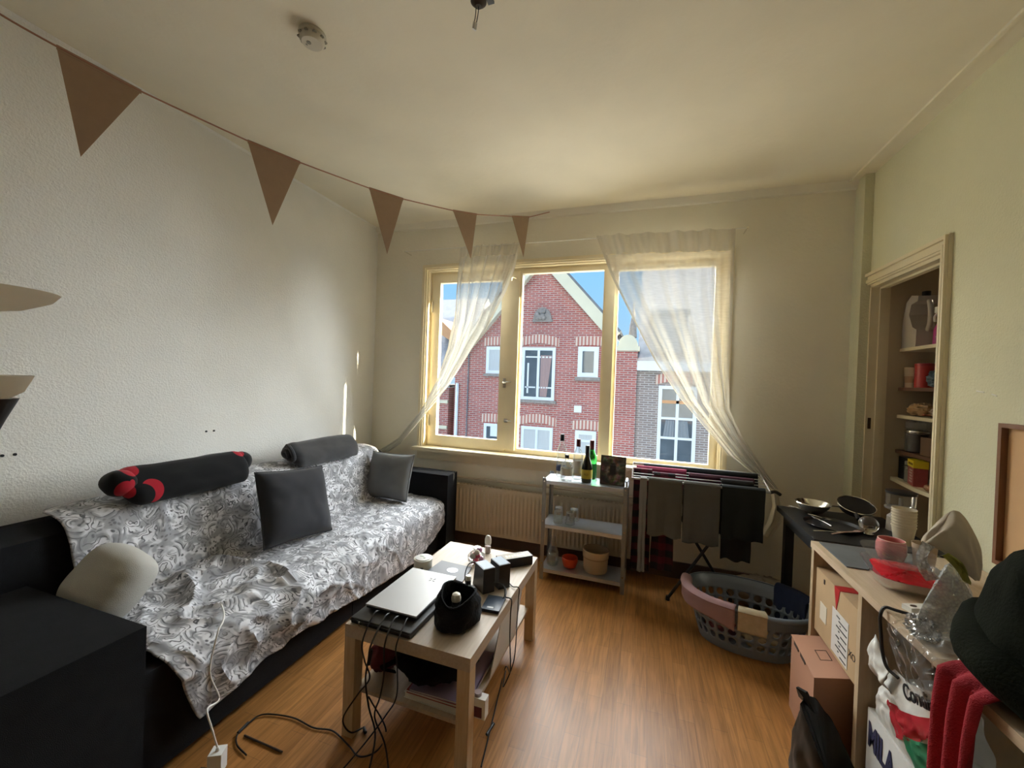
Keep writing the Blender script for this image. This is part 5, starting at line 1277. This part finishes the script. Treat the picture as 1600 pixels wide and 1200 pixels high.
for a in ((-.025, -.035, .025, -.032), (-.025, .032, .025, .035), (-.025, -.035, -.022, .035), (.022, -.035, .025, .035)): b.box((a[0], a[1], 0), (a[2], a[3], .0006), W)
b.build('handle_flap', M['kraft_slot'], pc, smooth=False)
b = MB()
for t in (.25, .55): b.box((-.003, -.03, -.016), (.004, .03, 0), Matrix.Translation(q0.lerp(q1, t)+V(0, 0, 0)) @ W.to_3x3().to_4x4())
for t in (.25, .55): pass
b.build('lock_slot', M['kraft_slot'], pc, smooth=False)
blk = thing('bin_bag', 'shiny black plastic bag standing on the floor before the pink box', 'bag', (.70, 1.62, 0))
binm = mat('shiny_black_film', (.006, .007, .006), .38, var=.3, vs=10)
bc0 = V(.655, 1.655, 0)
def binf(u, v):
    th = u*2*PI; c, s = math.cos(th), math.sin(th)
    cc = math.copysign(abs(c)**.7, c); ss = math.copysign(abs(s)**.7, s)
    r = 1-.30*v+.10*nz(c*2, s*2, v*3)+.05*nz(c*7, s*7, v*6)
    return bc0+Matrix.Rotation(.30, 3, 'Z') @ V(.085*cc*r, .150*ss*r, .002+v*(.225+.10*s-.02*c+.03*nz(c*2, s*2, 9)))
b = MB().grid(64, 26, binf, wrap=True)
b.grid(64, 10, lambda u, v: binf(u, 1)+(bc0+V(0, 0, .12)-binf(u, 1))*(.02+.9*v), wrap=True); b.grid(64, 3, lambda u, v: bc0+V(0, 0, .002)+(binf(u, 0)-bc0)*(1-.97*v), wrap=True)
b.build('bag', binm, blk, angle=50)
pk = binf(.30, 1)
MB().prism([pk+V(.02, -.05, -.02), pk+V(-.01, .02, -.015), pk+V(-.022, .012, .022), pk+V(.0, -.012, .026)], (.010, .008, 0)).build('tied_corner', binm, blk, bevel=.005)

wb = thing('white_carton', 'white carton with bold dark lettering on its side under the desk', 'box', (.95, 1.50, 0))
MB().box((.805, 1.235, .001), (1.16, 1.775, .325)).build('box', mat('white_card', (.60, .59, .56), .7, var=.05), wb, bevel=.003)
nv = mat('navy_ink', (.02, .02, .06), .6)
text('MILA', .115, (.8035, 1.765, .205), (0, -1, 0), (0, 0, 1), nv, 'lettering', wb, .0006, .004, .62)
MB().box((.804, 1.50, .3252), (1.155, 1.512, .3258)).build('lid_seam', M['kraft_slot'], wb, smooth=False)
sb_ = thing('shopping_bag', 'white plastic shop bag with red and green panels on the white carton', 'bag', (.92, 1.42, .326))
film_w = mat('white_film', (.60, .59, .55), .3)
FX = .79
def fpt(px, py): return at(px, py, x=FX)
tops = [V(FX+.03, 1.70, .50), V(FX, 1.60, .575), V(FX-.005, 1.52, .585), V(FX-.005, 1.45, .615), V(FX, 1.39, .65), V(FX+.02, 1.33, .65)]
def bagface(u, v):
    t = lerpc(tops, u); y0 = 1.715-.39*u
    b0 = V(FX+.02, y0, .328)
    p = b0.lerp(t, v); k = nz(u*5, v*4, 3)+.5*(1-abs(nz(u*9, v*6, 8))*3)
    return p+V(-.014*math.sin(PI*min(1, v*1.1))-.012*k*math.sin(PI*v), 0, 0)
def bagback(u, v):
    p = bagface(u, v); return V(FX+.02+.26*math.sin(PI*min(1, max(0, .08+.84*u)))*(1-.55*v*v)+.02*nz(u*6, v*5, 1), p.y, p.z-.01*v)
b = MB().grid(50, 30, bagface).grid(50, 30, bagback); bmesh.ops.remove_doubles(b.bm, verts=b.bm.verts, dist=.002)
b.build('bag', film_w, sb_, angle=60)
def panel(name, poly, m, n=14):   # printed area that follows the bag's face
    def f(u, v):
        a = V(*poly[0], 0).lerp(V(*poly[1], 0), u); c = V(*poly[3], 0).lerp(V(*poly[2], 0), u); q = a.lerp(c, v)
        return bagface(q.x, q.y)+V(-.003, 0, 0)
    MB().grid(24, n, f).build(name, m, sb_)
panel('red_panel', ((.20, .55), (.80, .78), (.80, .62), (.30, .15)), mat('glossy_red_print', (.36, .02, .03), .25))
panel('green_panel', ((.42, .34), (.80, .54), (.85, .02), (.55, .02)), mat('green_print', (.03, .20, .10), .3))
q0 = bagface(.385, .83)
text('Condis', .058, q0+V(-.006, 0, -.01), (0, -1, .42), (0, 0, 1), M['black'], 'lettering', sb_, .001, .001, .85)
MB().grid(16, 12, lambda u, v: V(FX-.012-.02*math.sin(PI*v), 1.69-.10*u, .50+.13*v-.06*u*v)+V(.012*nz(u*4, v*4, 2), 0, 0)).build('handle_flap', film_w, sb_, solid=.002)
# ------------------------------------------------------------------ soft clutter on the near half of the desk
film = N('bubble_wrap_film'); t = film.n('TexVoronoi'); t.inputs['Scale'].default_value = 120; film.l(film.coord(), t.inputs['Vector'])
tb_ = film.n('BsdfTransparent'); tb_.inputs[0].default_value = (.86, .88, .89, 1); gb_ = film.n('BsdfPrincipled'); gb_.inputs['Base Color'].default_value = (.62, .63, .62, 1); gb_.inputs['Roughness'].default_value = .22
bu = film.n('Bump'); bu.inputs['Strength'].default_value = .30; bu.inputs['Distance'].default_value = .006; film.l(t.outputs['Distance'], bu.inputs['Height']); film.l(bu.outputs[0], gb_.inputs['Normal'])
mx_ = film.n('MixShader'); film.l(film.math('ADD', film.math('MULTIPLY', t.outputs['Distance'], -.55), .78), mx_.inputs[0]); film.l(tb_.outputs[0], mx_.inputs[1]); film.l(gb_.outputs[0], mx_.inputs[2]); film.l(mx_.outputs[0], film.o.inputs['Surface'])
M['bubble'] = film.m
bb_ = thing('bubble_wrap', 'folded sheet of bubble wrap standing up on the desk against the coat', 'bubble wrap', (.93, 1.56, DZ))
def puffed(L, R, y0, y1, th, seed, nu=36, nv=50, bow=0):
    Lc = crom([at(*q, y=y0) for q in L], 4); Rc = crom([at(*q, y=y1) for q in R], 4)
    def f(sg):
        def g(u, v):
            p = lerpc(Lc, v).lerp(lerpc(Rc, v), u); k = math.sin(PI*u)**.6*math.sin(PI*min(1, max(0, v)))**.35
            w = .012*nz(u*2, v*3, seed)+.005*(1-abs(nz(u*4+v*2, v*3, 7+seed))*3)
            return p+V(.3, -.95, 0)*(sg*th*k+w*k)+V(.25, .95, 0)*bow*v*v
        return g
    b = MB().grid(nu, nv, f(1))
    if th > .004: b.grid(nu, nv, f(-.8))
    return b
puffed([(1440, 993), (1430, 980), (1440, 950), (1458, 920), (1480, 885)], [(1500, 1000), (1508, 985), (1514, 955), (1514, 920), (1486, 878)], 1.51, 1.55, .036, 2).build('pouch', M['bubble'], bb_, angle=60)
puffed([(1447, 908), (1434, 888), (1432, 866), (1441, 845)], [(1470, 905), (1452, 886), (1447, 868), (1462, 855)], 1.51, 1.50, .014, 5, 14, 24).build('rolled_edge', M['bubble'], bb_, angle=60)
tanfilm = sheer('tan_translucent_film', .30, (.50, .43, .34))
puffed([(1440, 848), (1452, 852), (1478, 866), (1505, 892), (1524, 908)], [(1442, 838), (1490, 797), (1520, 828), (1533, 868), (1529, 904)], 1.52, 1.60, .018, 9).build('top_flap', tanfilm, bb_, angle=60)
puffed([(1472, 868), (1492, 888), (1505, 908)], [(1482, 864), (1506, 882), (1518, 915)], 1.50, 1.50, .004, 3, 16, 16).build('inner_fold', mat('yellow_green_label', (.34, .36, .08), .5, var=.3, vs=12), bb_)
wr = thing('clear_wrap', 'crumpled clear plastic wrap hanging over the desk edge', 'plastic wrap', (.83, 1.42, DZ))
def wrf(u, v):
    y = 1.545-.20*u
    if v < .35: p = V(.90-.125*v/.35, y, DZ+.022+.02*math.sin(v*8))
    else: t = (v-.35)/.65; p = V(.762-.010*math.sin(t*4), y, DZ+.022-.16*t*(.7+.35*math.sin(PI*u)))
    k = nz(u*4, v*5, 3)+.7*(1-abs(nz(u*7, v*8, 9))*2.5)
    return p+V(-.012*k-.006, 0, .008*k)
M['crinkle'] = glass('crinkled_cellophane', (.95, .95, .94), .13, .10)
MB().grid(70, 70, wrf).build('film', M['crinkle'], wr, angle=25)
bz = blob((.80, 1.500, DZ+.026), .036, (.8, 1.3, .7), .013, 4.5, seed=31, flat=-.024); bz.build('crumpled_knot', M['crinkle'], wr, angle=25)
co_ = thing('dark_coat', 'dark green-black padded coat heaped on the desk', 'coat', (1.02, 1.22, DZ))
CO = V(1.025, 1.245, DZ+.004)
def coatf(u, v):
    th = u*2*PI; c, s = math.cos(th), math.sin(th)
    prof_ = [(.84, 0), (1.06, .06), (1.10, .15), (1.0, .24), (.82, .31), (.50, .355), (.02, .37)]
    x = v*6; i = min(int(x), 5); r = prof_[i][0]+(prof_[i+1][0]-prof_[i][0])*(x-i); h = prof_[i][1]+(prof_[i+1][1]-prof_[i][1])*(x-i)
    r *= 1+.14*nz(c*1.5, s*1.5, v*3+.3)+.07*nz(c*3, s*3, v*3.5+5)
    return CO+V(.215*r*c, .205*r*s, h*(1+.06*nz(c*2, s*2, 7)))
coatm = mat('dark_green_padded', (.0075, .0095, .005), .9, var=.6, vs=9, bump=.3, bs=140, spec=.1)
b = MB().grid(72, 44, coatf, wrap=True); b.grid(72, 3, lambda u, v: CO+(coatf(u, 0)-CO)*(1-.97*v), wrap=True); b.build('coat_body', coatm, co_, angle=80)
MB().tube(crom([CO+V(-.17, -.13, .04), CO+V(-.22, -.04, .08), CO+V(-.21, .06, .10), CO+V(-.14, .15, .12)], 8), .055, 14).displace(lambda c, n: n*.010*nz(c.x*14, c.y*14, c.z*14)).build('sleeve', coatm, co_, angle=80)
rc_ = thing('red_jumper', 'red knitted cloth hanging over the desk edge below the coat', 'cloth', (.78, 1.18, DZ))
def redf(u, v):
    w = .135-.02*v
    y = 1.325-w*u-.005*v
    if v < .25: p = V(.85-.08*v/.25, y, DZ+.018+.018*math.sin(PI*v/.25))
    else: t = (v-.25)/.75; p = V(.764-.022*math.sin(min(1, t*2)*PI/2), y-.02*t*(1-u), DZ+.016-.46*t)
    f = math.sin(u*15+2*nz(v*2, 0, 3))*.016*min(1, v*2+.2)
    return p+V(-.010-f, .006*math.sin(v*9), 0)
MB().grid(64, 60, redf).build('cloth', mat('red_knit', (.33, .012, .022), .9, var=.25, vs=40, bump=.5, bs=300), rc_, solid=.007)
tg2 = thing('silver_pouch', 'small shiny clear pouch lying on the desk by the red cloth', 'pouch', (.86, 1.07, DZ))
blob((.815, 1.085, DZ+.020), .042, (.8, 1.15, .42), .008, 3, seed=41, flat=-.018).build('pouch', mat('silvery_film', (.42, .42, .42), .18, metal=.3, var=.4, vs=30), tg2, angle=45)
# framed board on the wall
wf = thing('framed_board', 'tan board in a deep brown frame hung on the green wall', 'framed board', (XR, 1.86, .83))
fy = 2.10; fz0, fz1 = .80, 1.349
b = MB(); b.box((XR-.030, fy-.016, fz0), (XR, fy, fz1)).box((XR-.030, 1.55, fz0), (XR, 1.566, fz1)).box((XR-.030, 1.566, fz1-.016), (XR, fy-.016, fz1)).box((XR-.030, 1.566, fz0), (XR, fy-.016, fz0+.016))
b.build('frame', mat('reddish_brown_wood', (.20, .09, .045), .5), wf, smooth=False)
MB().box((XR-.008, 1.566, fz0+.016), (XR, fy-.016, fz1-.016)).build('board', mat('tan_hardboard', (.62, .38, .19), .7, var=.05), wf, smooth=False)

# ------------------------------------------------------------------ drying rack and washing
ar = thing('drying_rack', 'black folding drying rack loaded with washing below the window', 'drying rack', (.36, 3.0, 0))
rk = mat('black_tube', (.02, .02, .022), .35, metal=.3); wt = mat('white_rod', (.55, .55, .55), .35)
AX0, AX1, AY0, AY1, AZ = -.055, .765, 2.87, 3.11, .812
def rod(y): return AZ+.06*(y-AY0)/(AY1-AY0)-.0
MB().tube([(AX0, AY0, rod(AY0)), (AX1, AY0, rod(AY0)), (AX1, AY1, rod(AY1)), (AX0, AY1, rod(AY1))], .008, 10, closed=True).build('top_frame', wt, ar)
for k in range(1, 6):
    y = AY0+(AY1-AY0)*k/6; MB().tube([(AX0, y, rod(y)), (AX1, y, rod(y))], .003, 8).build('rod', wt, ar)
for y, k in ((2.93, 0), (3.075, 1)):
    MB().tube([(.205+.03*k, y, .012), (.60, y, AZ-.13)] if k == 0 else [(.61, y, .012), (.18, y, AZ-.13)], .010, 10).build('leg', rk, ar)
    MB().cap([(.014, 0), (.012, .03)], c=((.205 if k == 0 else .61), y, 0), seg=12).build('foot', rk, ar)
MB().tube([(.17, 2.93, AZ-.13), (.17, 3.075, AZ-.13)], .008, 8).build('cross_bar', rk, ar)
MB().tube([(.60, 2.93, AZ-.13), (.60, 3.075, AZ-.13)], .008, 8).build('cross_bar', rk, ar)
for y in (2.93, 3.075): MB().tube([(.17, y, AZ-.13), (.12, y, rod(y)-.005)], .006, 8).build('strut', rk, ar); MB().tube([(.60, y, AZ-.13), (.66, y, rod(y)-.005)], .006, 8).build('strut', rk, ar)
MB().tube(crom([(AX1, AY0, rod(AY0)), (AX1+.03, AY0+.01, rod(AY0)+.005), (AX1+.06, AY0+.02, rod(AY0)-.012)], 4), .010, 10).build('end_hinge', rk, ar)
def hung(name, label, x0, x1, y, zb_f, zb_b, m, seed, amp=.010, taper=0, cat='washing', skew=0):
    zt = rod(y)+.010
    Lf, Lb = zt-zb_f, zt-zb_b; T_ = Lf+Lb+.05
    def f(u, v):
        s = v*T_; x = x0+(x1-x0)*u
        if s < Lf: p = V(x, y-.016, zb_f+s); h = 1-s/Lf; d = -1
        elif s < Lf+.05:
            t = (s-Lf)/.05*PI; p = V(x, y-.016*math.cos(t), zt+.016*math.sin(t)*.6); h = 0; d = 0
        else: p = V(x, y+.016, zt-(s-Lf-.05)); h = (s-Lf-.05)/max(.01, Lb); d = 1
        p.x += (x-(x0+x1)/2)*taper*h+skew*h+.006*nz(u*4, v*6, seed)
        p.y += d*(.006+h*(.010+amp*math.sin(u*11+seed+1.5*h)+.5*amp*nz(u*6, v*5, seed+3)))
        if d: p.z += .012*h*nz(u*3, seed, 1)
        return p
    o = MB().grid(44, 70, f, lambda u, v: (u*(x1-x0), v*T_)).build(name, m, loc=((x0+x1)/2, y, min(zb_f, zb_b)), solid=.004, off=0)
    return tag(o, label, cat, 'washing on the rack')
gcl = mat('olive_grey_cotton', (.115, .11, .095), .95, var=.15, vs=14, bump=.3, bs=350)
gcl2 = mat('grey_jersey', (.105, .105, .10), .95, var=.12, vs=14, bump=.3, bs=350)
pale = mat('pale_grey_jersey', (.22, .22, .215), .95, var=.1, vs=14)
blk_ = mat('black_jersey', (.012, .016, .018), .95, var=.3, vs=14)
def plaid():
    n = N('red_black_plaid'); uv = n.n('TexCoord').outputs['UV']; s = n.n('SeparateXYZ'); n.l(uv, s.inputs[0])
    def st(ax): return n.math('GREATER_THAN', n.math('FRACT', n.math('MULTIPLY', s.outputs[ax], 11)), .5)
    a, b2 = st(0), st(1)
    c = n.mix(a, (.008, .006, .009), (.09, .008, .018)); c2 = n.mix(b2, (.010, .006, .009), (.11, .009, .02))
    n.col(n.mix(.5, c, c2)); n.b.inputs['Roughness'].default_value = .95; return n.m
M['plaid'] = plaid()
ry = [AY0+(AY1-AY0)*k/6 for k in range(7)]
hung('plaid_shirt', 'red and black plaid shirt on the rack end beside the metal shelf', -.045, .075, ry[3], .16, .35, M['plaid'], 1, .012)
hung('plaid_shirt', 'red plaid cloth hanging lowest behind the grey clothes', .085, .225, ry[2], .20, .45, M['plaid'], 2, .008)
hung('grey_sleeve', 'narrow pale grey garment strip hanging at the plaid end of the rack', .000, .042, ry[0], .20, .60, pale, 3, .006, .1)
hung('grey_trousers', 'wide olive-grey garment, the first from the plaid shirt on the front rail', .052, .262, ry[0], .455, .60, gcl, 4, .009)
hung('grey_trousers', 'grey garment in the middle of the front rail beside the black shirt', .270, .485, ry[0], .440, .55, gcl2, 5, .009)
hung('black_shirt', 'black shirt hanging at the curtain end of the front rail', .492, .735, ry[0], .50, .50, blk_, 6, .012, -.05)
hung('black_trousers', 'long dark garment with a dangling leg behind the black shirt', .50, .69, ry[2], .34, .5, mat('dark_charcoal_jersey', (.022, .022, .024), .95), 7, .010, -.1)
hung('red_scarf', 'dark pink-red cloth over the middle rail of the rack', -.03, .30, ry[4], .70, .72, mat('raspberry_cloth', (.22, .02, .06), .9), 8, .004)
hung('black_towel', 'black cloth over the rear rail of the rack', .02, .74, ry[5], .66, .66, blk_, 9, .005)
hung('burgundy_shirt', 'dark burgundy garment over the rail in front of the black cloth', .31, .70, ry[3], .66, .66, mat('burgundy_cloth', (.05, .010, .022), .9), 10, .005)

# ------------------------------------------------------------------ laundry basket
lb_ = thing('laundry_basket', 'oval grey-blue plastic laundry basket with round holes on the floor', 'laundry basket', (.60, 2.62, 0), -.16)
BMx = world(lb_); bm_ = mat('grey_blue_plastic', (.20, .245, .30), .45)
BH = .265
def bas(th, v, o=0):
    a = .235+.075*v+o; bq = .155+.060*v+o
    return BMx @ V(a*math.copysign(abs(math.cos(th))**.85, math.cos(th)), bq*math.copysign(abs(math.sin(th))**.85, math.sin(th)), .004+BH*v)
NC, rows = 30, ((.17, .34), (.36, .53), (.55, .72))
b = MB(); bm = b.bm
ang = [2*PI*i/NC for i in range(NC)]
def ringpts(k, v0, v1):   # circle hole in cell k, v0..v1
    c = (k+.5)*2*PI/NC; out = []
    for j in range(12):
        a = j*2*PI/12+PI/12; out.append((c+.34*2*PI/NC*math.cos(a), (v0+v1)/2+(v1-v0)*.40*math.sin(a)))
    return out
cache = {}
def vtx(th, v):
    key = (round(th % (2*PI), 5), round(v, 5))
    if key not in cache: cache[key] = bm.verts.new(bas(th, v))
    return cache[key]
vs_ = [0, .17, .36, .55, .74, .86, 1.0]
for k in range(NC):
    t0, t1 = 2*PI*k/NC, 2*PI*(k+1)/NC; tm = (t0+t1)/2
    for v0, v1 in zip(vs_, vs_[1:]):
        if v0 in (.17, .36, .55):
            h = ringpts(k, v0, v1); hv = [vtx(*q) for q in h]
            cs = [vtx(t1, v0), vtx(t1, v1), vtx(t0, v1), vtx(t0, v0)]
            # h starts at angle 15deg: indices 0..11 counter-clockwise; right(t1) side ~ index 11,0
            seq = [(cs[1], 1), (cs[2], 4), (cs[3], 7), (cs[0], 10)]
            for (ca2, i0), (cb2, i1) in zip(seq, seq[1:]+[(cs[1], 13)]):
                m_ = (i0+i1)//2
                bm.faces.new((ca2, *[hv[j % 12] for j in range(i0, m_+1)][::-1])) if True else None
                bm.faces.new((ca2, hv[m_ % 12], *[hv[j % 12] for j in range(m_+1, i1+1)], cb2)[:2]+tuple(hv[j % 12] for j in range(m_+1, i1+1))+(cb2,))
        else: bm.faces.new((vtx(t0, v0), vtx(t1, v0), vtx(t1, v1), vtx(t0, v1)))
bm.faces.new([vtx(t, 0) for t in ang][::-1])
b.build('basket_body', bm_, lb_, solid=.004, off=0, angle=50)
b = MB().grid(72, 10, lambda u, v: bas(u*2*PI, 1)+(BMx.to_3x3() @ V(math.cos(u*2*PI)*.85, math.sin(u*2*PI), 0))*(.016*math.sin(v*PI*1.05))+V(0, 0, .012*math.cos(v*PI)-.006), wrap=True)
b.build('rolled_rim', bm_, lb_, solid=.003)
def overrim(name, label, t0, t1, dl, m, seed, inn=.10):
    def f(u, v):
        th = t0+(t1-t0)*u; s = v
        if s < .4: d = .024; p = bas(th, 1, d)+V(0, 0, .012-dl(u)*(1-s/.4))
        elif s < .6: t = (s-.4)/.2*PI; p = bas(th, 1, .007+.025*math.cos(t))+V(0, 0, .010+.014*math.sin(t))
        else: p = bas(th, 1, -.022)+V(0, 0, .010-inn*(s-.6)/.4)
        return p+(BMx.to_3x3() @ V(math.cos(th), math.sin(th), 0))*(.004*nz(u*5, v*5, seed)+.002)
    o = MB().grid(50, 30, f).build(name, m, solid=.004, off=1); return tag(o, label, 'cloth')
TD = lambda deg: math.radians(deg)
overrim('pink_towel', 'dusty pink cloth draped over the basket rim', TD(172), TD(262), lambda u: .05+.085*u**2+.02*math.sin(u*5), mat('dusty_pink_cloth', (.34, .21, .22), .95, var=.1, vs=20), 1)
overrim('cream_cloth', 'small cream cloth with a printed mark on the basket rim', TD(264), TD(281), lambda u: .105, mat('cream_cloth', (.47, .40, .27), .95, var=.25, vs=30), 2)
overrim('blue_cloth', 'navy blue cloth inside the far end of the laundry basket', TD(8), TD(62), lambda u: .01, mat('navy_cloth', (.03, .045, .11), .95, var=.2, vs=30), 3, .19)
for k, (x, y, r, mm, lb, nm) in enumerate(((.08, -.03, .075, (.38, .29, .17), 'rolled tan cloth in the middle of the basket', 'tan_cloth'), (-.10, .02, .085, (.18, .06, .08), 'dark red crumpled cloth at the bottom of the basket', 'red_cloth'), (.16, .06, .06, (.26, .22, .20), 'beige crumpled cloth by the navy one in the basket', 'beige_cloth'))):
    c = BMx @ V(x, y, .0)
    tag(blob((c.x, c.y, r*.62+.012), r, (1.2, 1, .6), .018, 3, seed=50+k, flat=-r*.55).build(nm, mat(nm+'_cotton', mm, .95, var=.3, vs=20), angle=80), lb, 'cloth')
ub_ = thing('storage_bag', 'dim beige bag slumped on the floor between rack and black table', 'bag', (.95, 2.97, 0))
blob((.80, 3.09, .095), .15, (1.35, .75, .62), .02, 2.4, seed=61, flat=-.09).build('bag', mat('dim_tan_canvas', (.20, .155, .11), .95, var=.2, vs=8), ub_, angle=80)
